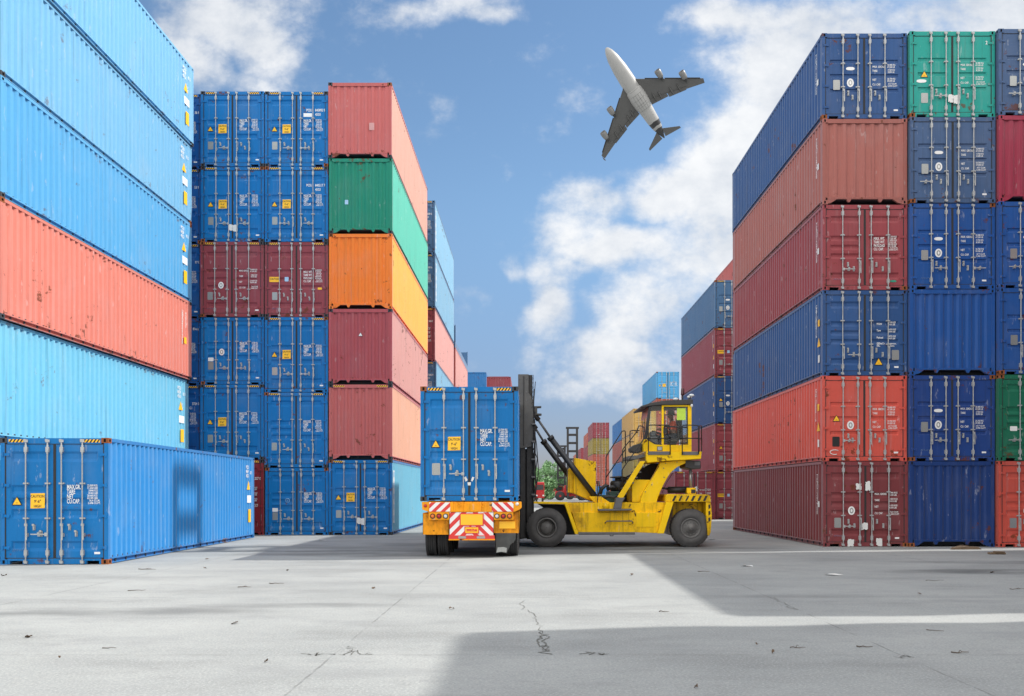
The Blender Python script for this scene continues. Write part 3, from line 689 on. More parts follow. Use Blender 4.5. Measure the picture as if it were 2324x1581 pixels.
M_chass=paint('chassis_dark',(.03,.03,.033),.6,.2,.6,.2,.5)
M_flap=plain('mud_flap_rubber',(.06,.063,.062),.75,0,.5,5,.4)
M_ord=paint('trailer_orange_dirty',(.88,.34,.012),.5,.08,1.2,.15,.9,(.04,.02,.01),1.15)
tr=thing('semi_trailer','orange container trailer with red and white chevron boards, seen from behind','trailer',(0,0,0))
mb=MB(); mb.prism([T(75,1104),T(860,1104),T(862,1150),T(846,1166),T(800,1184),T(130,1184),T(78,1165)],22.86,23.25); put('rear_bolster',mb,M_or,tr,bevel=.008)
mb=MB(); tb(mb,308,624,1118,1183,22.835,22.86); tb(mb,300,325,1106,1183,22.82,22.86); tb(mb,605,628,1106,1183,22.82,22.86); tb(mb,395,405,1106,1183,22.81,22.86); tb(mb,535,545,1106,1183,22.81,22.86); put('centre_plate',mb,M_or,tr,bevel=.006)
for x in (372,560):
    mb=MB(); x0,z0=T(x,1122); mb.tube([(x0-.03,22.83,z0+.02),(x0+.02,22.78,z0+.0),(x0+.03,22.76,z0-.05),(x0-.02,22.77,z0-.06),(x0-.04,22.8,z0-.03)],.013,7); put('lashing_hook',mb,M_or,tr)
def clip_stripe(x0,x1,z0,z1,a,w,sl):      # parallelogram stripe clipped to a rectangle
    pts=[(a,z0),(a+w,z0),(a+w+sl*(z1-z0),z1),(a+sl*(z1-z0),z1)]
    def clip(p,ax,lim,keep):
        out=[]
        for i in range(len(p)):
            A,B=p[i],p[(i+1)%len(p)]; ia,ib=keep(A[ax],lim),keep(B[ax],lim)
            if ia: out.append(A)
            if ia!=ib:
                t=(lim-A[ax])/(B[ax]-A[ax]); out.append((A[0]+t*(B[0]-A[0]),A[1]+t*(B[1]-A[1])))
        return out
    p=clip(pts,0,x0,lambda v,l:v>=l)
    return clip(p,0,x1,lambda v,l:v<=l) if p else p
def stripes(mb,x0,x1,z0,z1,Y,pitch,w,sl,mi,off=0):
    a=x0-abs(sl)*(z1-z0)-pitch+off
    while a<x1+abs(sl)*(z1-z0)+pitch:
        p=clip_stripe(x0,x1,z0,z1,a,w,sl)
        if len(p)>2: mb.add([(x,Y,z) for x,z in p],[tuple(range(len(p)))],mi)
        a+=pitch
for (a,b,sl) in ((135,307,1.05),(625,798,-1.05)):
    x0,z0=T(a,1180); x1,z1=T(b,1108); mb=MB(); mb.box(x0,x1,22.845,22.862,z0,z1,0); stripes(mb,x0,x1,z0,z1,22.842,.235,.115,sl,1,.05); put('reflector_board',mb,[M_white,M_redv],tr,recalc=False)
for a,c in ((103,M_lamp_r),(827,M_lamp_w)):
    x0,z0=T(a,1135 if a<500 else 1121); mb=MB(); mb.lathe([(0,-.03),(.032,-.025),(.042,0),(.042,.02)],(x0,22.85,z0),'y',16); put('side_reflector',mb,c,tr)
for (a,b,ls) in ((130,292,((162,M_lamp_o),(212,M_lamp_r),(264,M_lamp_w))),(644,797,((668,M_lamp_w),(718,M_lamp_r),(768,M_lamp_o)))):
    mb=MB(); tb(mb,a,b,1186,1246,22.82,22.95); lb=put('light_bar',mb,M_or,tr,bevel=.006)
    for x,c in ls:
        x0,z0=T(x,1216); mb=MB(); mb.lathe([(0,-.02),(.035,-.017),(.048,-.004),(.048,.02)],(x0,22.81,z0),'y',20,0); mb.lathe([(.049,.012),(.049,-.016),(.064,-.016),(.066,.015)],(x0,22.81,z0),'y',20,1); put('tail_lamp',mb,[c,M_gasket],lb,recalc=False)
x0,z0=T(295,1368); x1,z1=T(640,1187); xm=(x0+x1)/2
mb=MB(); mb.box(x0,x1,22.84,22.88,z0,z1,0); stripes(mb,x0,xm,z0,z1,22.837,.27,.13,1.0,1,.03); stripes(mb,xm,x1,z0,z1,22.837,.27,.13,-1.0,1,.1); put('chevron_board',mb,[M_white,M_redv],tr,recalc=False)
mb=MB(); tb(mb,374,564,1194,1293,22.822,22.835,1); tb(mb,383,555,1202,1285,22.817,22.821,0); put('warning_plate',mb,[M_yel,M_redv],tr)
mb=MB(); tb(mb,412,528,1299,1354,22.822,22.835,1); tb(mb,419,521,1305,1348,22.817,22.821,0)
tb(mb,428,470,1318,1330,22.812,22.816,1); tb(mb,474,486,1316,1330,22.812,22.816,1); tb(mb,490,512,1320,1332,22.812,22.816,1); tb(mb,428,512,1333,1336,22.812,22.816,1); put('marker_plate',mb,[M_yel,M_redv],tr)
mb=MB(); tb(mb,290,650,1368,1404,22.80,22.9,0)
for a,b in ((365,425),(510,575)): tb(mb,a,b,1374,1392,22.794,22.799,1)
put('rear_bumper',mb,[M_redv,M_plate],tr)
mb=MB(); tb(mb,288,652,1396,1406,22.79,22.92,0); put('bumper_edge',mb,M_or,tr)
# mudguards, plate, flap
def guard(a,b,ytop,ybot):
    x0,zt=T(a,ytop); x1,zb=T(b,ybot); mb=MB()
    mb.prismx([(22.98,zb),(22.98,zt-.03),(23.05,zt),(24.6,zt),(24.6,zt-.03),(23.07,zt-.03),(23.0,zt-.06),(23.0,zb)],x0,x1)
    mb.prismx([(22.98,zb),(22.98,zt),(24.3,zt),(23.2,zb)],x0,x0+.012); mb.prismx([(22.98,zb),(22.98,zt),(24.3,zt),(23.2,zb)],x1-.012,x1)
    put('mudguard',mb,M_ord,tr,weld=False)
guard(78,287,1192,1364); guard(640,842,1172,1352)
mb=MB(); tb(mb,680,816,1254,1320,22.955,22.975,0); tb(mb,686,810,1260,1314,22.951,22.954,1); put('number_plate',mb,[M_or,M_yel],tr,bevel=.004)
mb=MB(); p=[T(655,1352),T(818,1352),T(814,1400),T(800,1425),T(775,1440),T(745,1508),T(700,1502),T(660,1508)]; mb.prism(p,22.97,22.985); put('mud_flap',mb,M_flap,tr)
mb=MB(); p=[T(672,1466),T(720,1462),T(745,1470),T(742,1506),T(700,1500),T(662,1506)]; mb.prism(p,22.964,22.969); put('flap_wear',mb,M_plate,tr)
def wheel(parent,c,r,w,mt,mr,style='truck',out=-1):
    wr=bpy.data.objects.new('wheel',None); C.objects.link(wr); wr.parent=parent; wr.empty_display_size=.2; wr.location=c
    return wr
def truck_wheel(parent,x,y,r=.50,w=.275):
    e=MB(); h=w/2; pr=[(r*.56,-h+.02),(r*.62,-h),(r*.86,-h-.006),(r*.96,-h+.015)]
    for i in range(4):
        a=-h+.03+i*(w-.06)/4; b=a+(w-.06)/4
        pr+=[(r,a),(r,b-.014),(r-.018,b-.012),(r-.018,b-.002)]
    pr+=[(r,h-.03),(r*.96,h-.015),(r*.86,h+.006),(r*.62,h),(r*.56,h-.02)]
    e.lathe(pr,(0,0,0),'x',40)
    for k in range(48):
        t=2*math.pi*k/48; ca,sa=math.cos(t),math.sin(t)
        for s in (-1,1):
            p=Vector((s*(h-.028),ca*r,sa*r)); tg=Vector((0,-sa,ca)); n=Vector((0,ca,sa))
            q=[p+tg*.018*i+Vector((s*j,0,0)) for i,j in ((-1,-.03),(1,-.03),(1,.022),(-1,.022))]
            e.add([a+n*.010 for a in q]+[a-n*.02 for a in q],[(0,1,2,3),(0,1,5,4),(1,2,6,5),(2,3,7,6),(3,0,4,7)])
    ty=put('tyre',cached('ttyre',lambda:e.mesh('tyre')),M_tyre,parent,(x,y,r+.003))
    m=MB(); m.lathe([(.02,-.02),(r*.3,-.03),(r*.35,-.09),(r*.5,-.10),(r*.58,-h+.01),(r*.58,h-.01),(r*.5,.1),(.02,.08)],(0,0,0),'x',28); put('rim',cached('trim',lambda:m.mesh('rim')),M_rim,ty)
for y in (23.75,25.05,26.35):
    for x in (T(131,0)[0],T(227,0)[0],T(692,0)[0],T(789,0)[0]): truck_wheel(tr,x,y)
    mb=MB(); mb.cyl((T(131,0)[0],y,.5),(T(789,0)[0],y,.5),.07,n=12); put('axle',mb,M_chass,tr)
for x in (-2.0,-1.1):
    mb=MB(); mb.box(x-.07,x+.07,23.25,34.9,1.29,1.33); mb.box(x-.012,x+.012,23.25,34.9,.86,1.29); mb.box(x-.07,x+.07,23.25,34.9,.82,.86); put('chassis_beam',mb,M_or,tr,weld=False)
for y in (24.4,27.5,31,34.75):
    mb=MB(); mb.box(-2.72,-.35,y,y+.14,1.335,1.42); put('cross_bearer',mb,M_or,tr)
for x in (-2.35,-.75):
    mb=MB(); mb.box(x-.07,x+.07,31.9,32.04,.05,1.33); mb.box(x-.16,x+.16,31.85,32.09,.0,.05); put('landing_leg',mb,M_chass,tr)

# ================================================================== YELLOW CONTAINER LIFT TRUCK
def P(xz,yz,Y=27.0):
    dx=1163.2+.28705*xz; dy=822.7+.28705*yz
    return ((dx-HX)*Y/K, CH+(HY-dy)*Y/K)
def PP(pts,Y=27.0): return [P(a,b,Y) for a,b in pts]
M_y=paint('lift_yellow',(.96,.60,.005),.36,.03,.7,.1,.2,(.14,.06,.008),.2)
M_yd=paint('lift_yellow_grimy',(.93,.56,.006),.42,.03,1.3,.1,1.1,(.10,.045,.01),.8)
M_mast=plain('mast_steel',(.035,.034,.035),.55,.3,.5,7,.15)
M_mastp=plain('mast_plate',(.10,.098,.095),.6,.3,.35,5,.15)
M_cylb=plain('cylinder_black',(.040,.042,.046),.42,.3,.3,9)
M_rail=plain('rail_black',(.018,.018,.02),.45)
M_eng=plain('engine_green',(.02,.06,.045),.5,0,.5,6)
M_grey=plain('tread_grey',(.13,.13,.135),.6,.3,.3,12)
M_chrome=plain('exhaust_steel',(.42,.42,.41),.35,.6,.3,10)
M_cabd=plain('cab_dark',(.035,.033,.033),.5,0,.3)
def glass(name,tint,refl):
    m=bpy.data.materials.new(name); m.use_nodes=True; nt=m.node_tree; nt.nodes.clear()
    o=nt.nodes.new('ShaderNodeOutputMaterial'); t=nt.nodes.new('ShaderNodeBsdfTransparent'); g=nt.nodes.new('ShaderNodeBsdfGlossy'); x=nt.nodes.new('ShaderNodeMixShader'); f=nt.nodes.new('ShaderNodeFresnel')
    t.inputs[0].default_value=tint; g.inputs['Roughness'].default_value=.03; f.inputs[0].default_value=refl
    nt.links.new(f.outputs[0],x.inputs[0]); nt.links.new(t.outputs[0],x.inputs[1]); nt.links.new(g.outputs[0],x.inputs[2]); nt.links.new(x.outputs[0],o.inputs[0]); return m
M_glass=glass('cab_glass',(.92,.97,.96,1),1.35)
M_film=glass('yellow_green_film',(.72,.92,.05,1),1.3)
lt=thing('container_lift','yellow container lift truck with raised cab standing side on','lift truck',(0,0,0))
Yn,Yf=27.0,30.4
def part(name,polys,mat,parent=lt,bevel=.012):
    mb=MB()
    for p,a,b in polys: mb.prism(PP(p,a),a,b)
    return put(name,mb,mat,parent,bevel=bevel,weld=False)
# wheels
def lift_wheel(cx,cy,Y0,r,w,front,near):
    x,_=P(cx,cy,Y0); s=1
    wr=bpy.data.objects.new('wheel',None); C.objects.link(wr); wr.parent=lt; wr.location=(x,Y0+w/2,r); wr.empty_display_size=.2
    h=w/2; mb=MB()
    mb.lathe([(r*.50,-h+.05),(r*.54,-h+.005),(r*.66,-h-.012),(r*.80,-h-.012),(r*.81,-h-.004),(r*.90,-h+.012),(r*.965,-h+.045),(r,-h+.09),(r,-.012),(r-.012,-.01),(r-.012,.01),(r,.012),(r,h-.09),(r*.96,h-.04),(r*.8,h),(r*.54,h),(r*.5,h-.05)],(0,0,0),'y',56)
    for k in range(36):
        t=2*math.pi*k/36; ca,sa=math.cos(t),math.sin(t)
        for sd in (-1,1):
            p=Vector((ca*(r-.002),sd*(h-.085),sa*(r-.002))); tg=Vector((-sa,0,ca)); n=Vector((ca,0,sa))
            q=[p+tg*.03*i+Vector((0,sd*j,0)) for i,j in ((-1,-.09),(1,-.09),(1,.03),(-1,.03))]
            mb.add([a+n*.007 for a in q]+[a-n*.03 for a in q],[(0,1,2,3),(0,1,5,4),(1,2,6,5),(2,3,7,6),(3,0,4,7)])
    put('tyre',mb,M_tyre2,wr)
    mb=MB()
    if front:
        mb.lathe([(r*.51,h),(r*.51,-h+.05),(r*.49,-h+.0),(r*.45,-h+.0),(r*.43,-h+.06),(r*.40,-h+.26),(r*.33,-h+.27),(r*.31,-h+.14),(r*.28,-h+.10),(.01,-h+.09)],(0,0,0),'y',36); put('rim',mb,[M_rim],wr)
    else:
        mb.lathe([(r*.54,h),(r*.54,-h+.05),(r*.51,-h-.0),(r*.47,-h-.0),(r*.45,-h+.05),(r*.41,-h+.07),(r*.39,-h+.055),(r*.27,-h+.05),(r*.25,-h+.03),(r*.22,-h+.0),(r*.12,-h-.015),(r*.11,-h-.045),(.01,-h-.05)],(0,0,0),'y',36)
        for k in range(12):
            t=2*math.pi*k/12; mb.cyl((r*.34*math.cos(t),-h+.055,r*.34*math.sin(t)),(r*.34*math.cos(t),-h+.025,r*.34*math.sin(t)),.020,n=6)
        for k in range(5):
            t=2*math.pi*k/5; mb.cyl((r*.07*math.cos(t),-h-.04,r*.07*math.sin(t)),(r*.07*math.cos(t),-h-.06,r*.07*math.sin(t)),.010,n=6)
        put('rim',mb,[M_rim],wr)
lift_wheel(270,1310,27.05,.592,.52,True,True); lift_wheel(300,1310,29.95,.592,.52,True,False)
lift_wheel(1410,1300,27.15,.575,.50,False,True); lift_wheel(1430,1300,29.85,.575,.50,False,False)
mb=MB(); x,z=P(270,1310); mb.cyl((x,27.4,.592),(x,30.2,.592),.18,n=14); mb.box(x-.25,x+.9,27.75,29.9,.35,1.0); put('front_axle',mb,M_chass,lt)
mb=MB(); x,z=P(1410,1300); mb.cyl((x,27.4,.575),(x,30.1,.575),.14,n=14); mb.box(x-.2,x+.2,27.9,29.7,.4,1.1); put('rear_axle',mb,M_chass,lt)
# chassis
part('chassis',[([(436,1112),(1205,1108),(1205,1192),(470,1192),(430,1150)],27.22,30.2),([(470,1188),(1198,1188),(1150,1352),(968,1345),(520,1352)],27.12,30.28)],M_yd)
part('access_panel',[([(978,1192),(1135,1192),(1135,1303),(978,1303)],27.105,27.115)],M_y,bevel=.002)
part('front_fender',[([(168,1103),(434,1106),(524,1360),(494,1360),(412,1124),(168,1119)],27.02,27.66)],M_y)
part('front_fender',[([(168,1103),(434,1106),(524,1360),(494,1360),(412,1124),(168,1119)],29.8,30.4)],M_y)
part('wheel_well',[([(200,1122),(412,1126),(500,1358),(440,1358),(400,1250)],27.67,29.75)],M_chass,bevel=0)
part('rear_leg',[([(1214,1104),(1274,1108),(1196,1355),(1147,1355)],27.0,27.18),([(1214,1104),(1274,1108),(1196,1355),(1147,1355)],30.1,30.3)],M_y)
cw=part('counterweight',[([(1205,1104),(1212,1055),(1225,1043),(1548,1046),(1564,1060),(1568,1104)],27.08,30.2),([(1274,1106),(1568,1106),(1576,1200),(1568,1340),(1556,1370),(1250,1370)],27.75,29.6),([(1528,1106),(1569,1106),(1577,1215),(1568,1345),(1556,1372),(1543,1370),(1530,1200)],27.1,27.75)],M_yd)
mb=MB()
for a in (1262,1310,1362,1412,1462,1508):
    jit=R.uniform(-4,4); p=PP([(a+jit,1096),(a+16,1098),(a+36,1056),(a+20+jit,1055)],27.07); mb.add([(x,27.074,z) for x,z in p],[(0,1,2,3)])
put('hazard_mark',mb,M_black,cw,recalc=False)
mb=MB()
for a in (1130,1180,1232):
    p=PP([(1548,a),(1564,a-8),(1566,a+22),(1550,a+32)],27.09); mb.add([(x,27.094,z) for x,z in p],[(0,1,2,3)])
put('hazard_mark',mb,M_black,cw,recalc=False)
part('side_step',[([(680,1162),(944,1160),(944,1172),(680,1176)],26.86,27.22)],M_grey)
part('side_step',[([(520,1345),(968,1345),(970,1364),(524,1366)],26.95,27.12)],M_grey)
mb=MB(); p=PP([(735,1272),(740,1256),(950,1256),(952,1272)],27.0); mb.tube([(p[0][0],27.12,p[0][1]),(p[0][0],27.0,p[0][1]+.01),(p[1][0]+.02,26.98,p[1][1]),(p[2][0]-.02,26.98,p[2][1]),(p[3][0],27.0,p[3][1]+.01),(p[3][0],27.12,p[3][1])],.018,8); put('grab_rail',mb,M_grey,lt)
mb=MB(); p=P(790,1368); mb.tube([(p[0]-.06,27.3,p[1]+.02),(p[0]-.04,27.28,p[1]-.03),(p[0]+.04,27.28,p[1]-.03),(p[0]+.06,27.3,p[1]+.02)],.012,6); put('tow_eye',mb,M_rail,lt)
# mast
for Y in (27.35,29.6):
    part('mast_plate',[([(44,95),(128,95),(128,240),(165,300),(166,640),(152,668),(62,680),(44,660)],Y,Y+.22)],M_mastp)
    part('mast_rail',[([(60,100),(100,100),(100,1390),(60,1390)],Y+.06,Y+.28)],M_mast)
    part('mast_rail',[([(112,100),(158,100),(162,1400),(112,1400)],Y+.1,Y+.3)],M_mast)
for yz in (110,420,700,980,1300):
    part('mast_cross_member',[([(64,yz),(150,yz),(150,yz+60),(64,yz+60)],27.6,29.65)],M_mast)
for xz,Yc,r in ((85,28.1,.055),(85,29.2,.055),(140,28.6,.07)):
    mb=MB(); x,z=P(xz,110,Yc); mb.cyl((x,Yc,.35),(x,Yc,z),r,n=12); put('lift_cylinder',mb,M_cylb,lt)
mb=MB()
for yz in range(110,330,36):
    a=P(150,yz,27.35); b=P(164,yz+18,27.35); c=P(150,yz+36,27.35)
    mb.tube([(a[0],27.35,a[1]),(b[0],27.35,b[1]),(c[0],27.35,c[1])],.006,5)
a=P(165,100,27.35); b=P(165,330,27.35); mb.tube([(a[0],27.35,a[1]),(b[0],27.35,b[1])],.007,5); put('lift_chain',mb,M_mast,lt)
# carriage in front of the mast, mostly behind the trailer load
mb=MB(); x,z=P(20,700,27.4); mb.box(x-.14,x+.02,27.5,29.8,1.5,1.75); mb.box(x-.14,x+.02,27.5,29.8,3.9,4.15)
for Y in (27.6,28.6,29.55): mb.box(x-.1,x,Y,Y+.16,1.5,4.1)
put('lift_carriage',mb,M_mast,lt,bevel=.01)
part('lower_mast',[([(48,690),(165,680),(170,1180),(120,1390),(60,1400),(30,1300)],27.62,29.5)],M_mast)
for xs in ((170,520,190,650,205,850,188,1000,178,1090),(180,560,176,700,184,900,176,1040,200,1085),(165,680,195,760,182,880,190,980,172,1100)):
    mb=MB(); pts=[(P(a,b,27.4)[0],27.4,P(a,b,27.4)[1]) for a,b in zip(xs[::2],xs[1::2])]
    sm=[]
    for i in range(len(pts)-1):
        for k in range(4): sm.append(Vector(pts[i]).lerp(Vector(pts[i+1]),k/4))
    sm.append(Vector(pts[-1])); put('hydraulic_hose',(mb.tube(sm,.014,6),mb)[1],M_rail,lt)
for k in range(7):
    xs=[(166+R.uniform(-4,10),150+60*k+130*j) for j in range(0,7) if 150+60*k+130*j<1150]
    if len(xs)<3: continue
    mb=MB(); sm=[]; pts=[Vector((P(a+R.uniform(-3,8),b,27.3)[0],27.28+R.uniform(0,.12),P(a,b,27.3)[1])) for a,b in xs]
    for i in range(len(pts)-1):
        for q in range(3): sm.append(pts[i].lerp(pts[i+1],q/3))
    sm.append(pts[-1]); mb.tube(sm,.012,6); put('hydraulic_hose',mb,M_rail,lt)
for yz in (480,620,760,900,1040):
    part('hose_clamp',[([(150,yz),(180,yz),(180,yz+14),(150,yz+14)],27.2,27.4)],M_grey,bevel=.004)
for yz in (130,236,300,420,560,655):
    mb=MB()
    for xz in (60,112): x,z=P(xz,yz,27.35); mb.cyl((x,27.36,z),(x,27.33,z),.018,n=8)
    put('plate_bolt',mb,M_grey,lt)
part('plate_rib',[([(84,110),(92,110),(92,660),(84,660)],27.33,27.36)],M_mast,bevel=.003)
part('tilt_bracket',[([(160,348),(228,346),(228,354),(196,356),(196,404),(230,406),(230,416),(160,418)],27.5,27.9)],M_mastp,bevel=.006)
for (r0,r1,b1,Y) in (((186,430),(296,592),(655,1066),27.62),((168,500),(242,622),(470,930),29.45)):
    a,b,c=[(P(*q,Y)[0],Y,P(*q,Y)[1]) for q in (r0,r1,b1)]
    mb=MB(); mb.cyl(b,c,.088,n=20); d=(Vector(c)-Vector(b)).normalized(); mb.cyl(Vector(b)-d*.02,Vector(b)+d*.09,.105,n=20); mb.cyl(Vector(c)-d*.03,Vector(c)+d*.06,.06,n=12); ob=put('tilt_cylinder',mb,M_cylb,lt)
    mb=MB(); mb.cyl(a,b,.036,n=12); put('piston_rod',mb,M_chrome if 0 else M_grey,ob)
    mb=MB(); mb.cyl(Vector(a)-d*.1,Vector(a)+d*.14,.075,n=12); put('rod_end',mb,M_mast,ob)
part('tank_cabinet',[([(490,756),(660,786),(657,1100),(640,1104),(480,1036)],27.8,29.0)],M_yd,bevel=.015)
part('tank_cabinet_side',[([(440,850),(490,800),(482,1036),(436,1030)],27.95,29.0)],M_yd,bevel=.01)
part('cylinder_mount',[([(600,1060),(700,1062),(770,1108),(720,1150),(690,1120),(640,1104)],27.45,27.75)],M_yd)
mb=MB(); x,z=P(738,1140,27.2); mb.lathe([(.0,-.02),(.10,-.02),(.105,.0),(.105,.1)],(x,27.2,z),'y',24); put('pivot_cap',mb,M_yd,lt)
# engine deck
mb=MB()
for (a,b,c,d,Y0,Y1) in ((690,1050,830,1108,27.8,29.2),(760,1020,850,1060,27.9,28.9)): 
    p=PP([(a,d),(c,d),(c,b),(a,b)],Y0); mb.prism(p,Y0,Y1)
put('engine_block',mb,M_eng,lt,bevel=.02)
mb=MB()
def tubez(mb,pts,r,Y,n=10): mb.tube([(P(a,b,Y)[0],Y,P(a,b,Y)[1]) for a,b in pts],r,n)
tubez(mb,[(690,1045),(705,1000),(735,975),(760,985)],.06,27.7); tubez(mb,[(745,1010),(790,985),(830,1000)],.055,27.9); tubez(mb,[(700,1080),(760,1060),(800,1070),(860,1060)],.04,27.65)
put('engine_hose',mb,M_rail,lt)
mb=MB(); a=P(835,1000,28.3); mb.lathe([(.01,0),(.22,.01),(.25,.06),(.25,.28),(.22,.34),(.10,.36),(.10,.42),(.26,.44),(.26,.47),(.01,.50)],(a[0],28.3,a[1]-.1),'z',24); put('air_filter',mb,M_rail,lt)
part('engine_cover',[([(940,926),(1090,930),(1092,1106),(946,1106)],27.4,28.9)],M_y)
part('engine_bay_back',[([(830,940),(1100,800),(1180,800),(1100,1000),(1000,1105),(830,1105)],29.0,29.3)],M_chass,bevel=0)
# cab support
arm=[(1168,792),(1369,773),(1367,800),(1330,815),(1290,838),(1255,868),(1225,912),(1198,960),(1170,1020),(1150,1070),(1138,1110),(1134,1182),(1008,1182),(1012,1085),(1028,1040),(1060,985),(1100,925),(1140,855)]
for a,b in ((27.25,27.55),(28.9,29.2)): part('cab_support',[(arm,a,b)],M_y,bevel=.015)
mb=MB()
for q in ((1195,838),(1198,910),(1100,970),(1050,1025),(1022,1128),(1122,1128),(1022,1160),(1122,1160),(1210,800),(1300,790)):
    x,z=P(*q,27.24); mb.cyl((x,27.25,z),(x,27.225,z),.016,n=8)
put('support_bolt',mb,M_grey,lt)
part('cab_platform',[([(1056,706),(1496,706),(1491,764),(1370,772),(1240,778),(1066,795),(1056,770)],27.05,29.25)],M_y,bevel=.015)
for p in ([(1072,705),(1246,705),(1246,732),(1072,732)],[(1338,707),(1470,707),(1470,733),(1338,733)]): part('toe_board',[(p,27.02,27.045)],M_grey,bevel=.004)
# ladder
for (Y0,lab) in ((27.1,'n'),(29.3,'f')):
    lad=part('ladder',[([(1008,782),(1050,782),(872,1078),(828,1066)],Y0,Y0+.045),([(1008,782),(1050,782),(872,1078),(828,1066)],Y0+.55,Y0+.595)],M_y,bevel=.006)
    mb=MB()
    for i in range(6):
        f=(i+.5)/6; xz=1020-170*f; yz=800+255*f; p=PP([(xz-26,yz),(xz+40,yz),(xz+40,yz+10),(xz-26,yz+10)],Y0+.05); mb.prism(p,Y0+.045,Y0+.55)
    put('ladder_tread',mb,M_grey,lad,weld=False)
part('foot_plate',[([(822,1072),(892,1070),(868,1110),(862,1160),(798,1160)],27.03,27.5)],M_grey)
# cab
cab=bpy.data.objects.new('cab',None); C.objects.link(cab); cab.parent=lt; cab.empty_display_size=.3
def cp(name,polys,mat,bevel=.008): return part(name,polys,mat,cab,bevel)
for a,b in ((27.15,27.23),(28.95,29.03)):
    cp('lower_panel',[([(1040,612),(1062,606),(1130,647),(1195,654),(1414,654),(1416,706),(1036,706)],a,b)],M_y)
    cp('door_frame',[([(1180,340),(1197,340),(1197,654),(1180,654)],a,b),([(1385,338),(1416,338),(1416,654),(1388,654)],a,b),([(1197,338),(1385,338),(1385,352),(1197,352)],a,b)],M_y)
    cp('front_pillar',[([(1078,346),(1098,344),(1066,606),(1040,612)],a,b),([(1098,338),(1180,336),(1180,346),(1098,348)],a,b)],M_rail)
    cp('window_seal',[([(1197,352),(1203,352),(1203,650),(1197,650)],a-.006,a+.05),([(1379,352),(1385,352),(1385,640),(1379,640)],a-.006,a+.05),([(1197,352),(1385,352),(1385,358),(1197,358)],a-.006,a+.05),([(1197,640),(1385,632),(1385,642),(1197,650)],a-.006,a+.05),([(1066,602),(1130,640),(1182,648),(1182,654),(1126,650),(1060,610)],a-.006,a+.05),([(1200,500),(1384,512),(1384,522),(1200,512)],a-.006,a+.02)],M_rail,.003)
    for n,p in (('side_window',[(1096,346),(1180,344),(1180,650),(1130,643),(1066,604)]),('door_window',[(1198,353),(1384,353),(1384,640),(1198,650)])):
        mb=MB(); mb.add([(x,a+.03,z) for x,z in PP(p,a)],[tuple(range(len(p)))]); put(n,mb,M_glass,cab,recalc=False)
tA=P(1086,346,27.19); tB=P(1048,610,27.19)
mb=MB(); mb.quad((tA[0],27.23,tA[1]),(tA[0],28.95,tA[1]),(tB[0],28.95,tB[1]),(tB[0],27.23,tB[1])); put('windscreen',mb,M_glass,cab,recalc=False)
u=Vector((tB[0]-tA[0],0,tB[1]-tA[1]))
mb=MB(); a=Vector((tA[0]-.012,0,tA[1])); mb.add([tuple(a+Vector((0,Y,0))+u*f) for Y,f in ((27.25,0),(28.93,0),(28.93,.32),(27.25,.32))],[(0,1,2,3)]); put('sun_visor_strip',mb,plain('visor_pink',(.62,.22,.16),.5),cab,recalc=False)
mb=MB(); mb.tube([tuple(a+Vector((-.02,27.9,0))+u*f+Vector((0,g,0))) for f,g in ((.95,0),(.6,.15),(.42,.2))],.010,5); put('wiper',mb,M_rail,cab)
cp('rear_panel',[([(1400,560),(1416,560),(1416,706),(1400,706)],27.23,28.95),([(1404,340),(1416,340),(1416,560),(1404,560)],28.8,28.95)],M_y)
x,_=P(1408,0,27.19); mb=MB(); mb.quad((x,27.25,P(0,350)[1]),(x,28.8,P(0,350)[1]),(x,28.8,P(0,560)[1]),(x,27.25,P(0,560)[1])); put('rear_window',mb,M_glass,cab,recalc=False)
cp('front_panel',[([(1032,612),(1046,612),(1046,706),(1032,706)],27.23,28.95)],M_y)
rf=cp('cab_roof',[([(1015,346),(1090,322),(1180,305),(1250,299),(1428,293),(1424,334),(1180,338),(1090,346),(1018,360)],27.08,29.1)],M_cabd,.015)
mb=MB(); x,z=P(1345,300,27.6); mb.cyl((x,27.6,z-.02),(x,27.6,z+.16),.02,n=8); mb.lathe([(.01,.36),(.045,.355),(.052,.30),(.056,.2),(.06,.17),(.045,.15),(.01,.15)],(x,27.6,z),'z',16,1); put('beacon',mb,[M_rail,plain('beacon_red',(.07,.018,.02),.25)],rf)
for (xz,yz,Y) in ((1415,262,27.3),(1400,275,28.2),(1290,292,27.4)):
    mb=MB(); x,z=P(xz,yz,Y); mb.ellipsoid((x,Y,z),(.085,.07,.045),14,8); mb.cyl((x-.02,Y,z-.04),(x-.05,Y,z-.12),.015,n=6,mi=1); put('work_lamp',mb,[M_lamp_w,M_rail],rf)
mb=MB(); x,z=P(1415,345,27.1); mb.ellipsoid((x,27.05,z),(.04,.05,.05),12,8); put('side_lamp',mb,M_lamp_w,cab)
mb=MB(); tubez(mb,[(1196,522),(1200,505),(1212,500),(1222,508),(1222,562),(1212,574),(1200,570),(1196,556),(1196,522)],.016,27.11,6); p=PP([(1199,518),(1219,518),(1219,566),(1199,566)],27.12); mb.prism(p,27.11,27.13); put('door_handle',mb,M_rail,cab)
cp('maker_plate',[([(1143,666),(1185,666),(1185,700),(1143,700)],27.135,27.149)],M_rail,.002)
mb=MB(); mb.prism(PP([(1147,670),(1181,670),(1181,696),(1147,696)],27.13),27.130,27.1345); put('maker_plate_face',mb,M_plate,cab)
mb=MB(); p=PP([(1299,362),(1368,362),(1368,458),(1299,458)],27.2); mb.prism(p,27.186,27.189); put('window_film',mb,plain('film_yellow_green',(.62,.80,.04),.45),cab)
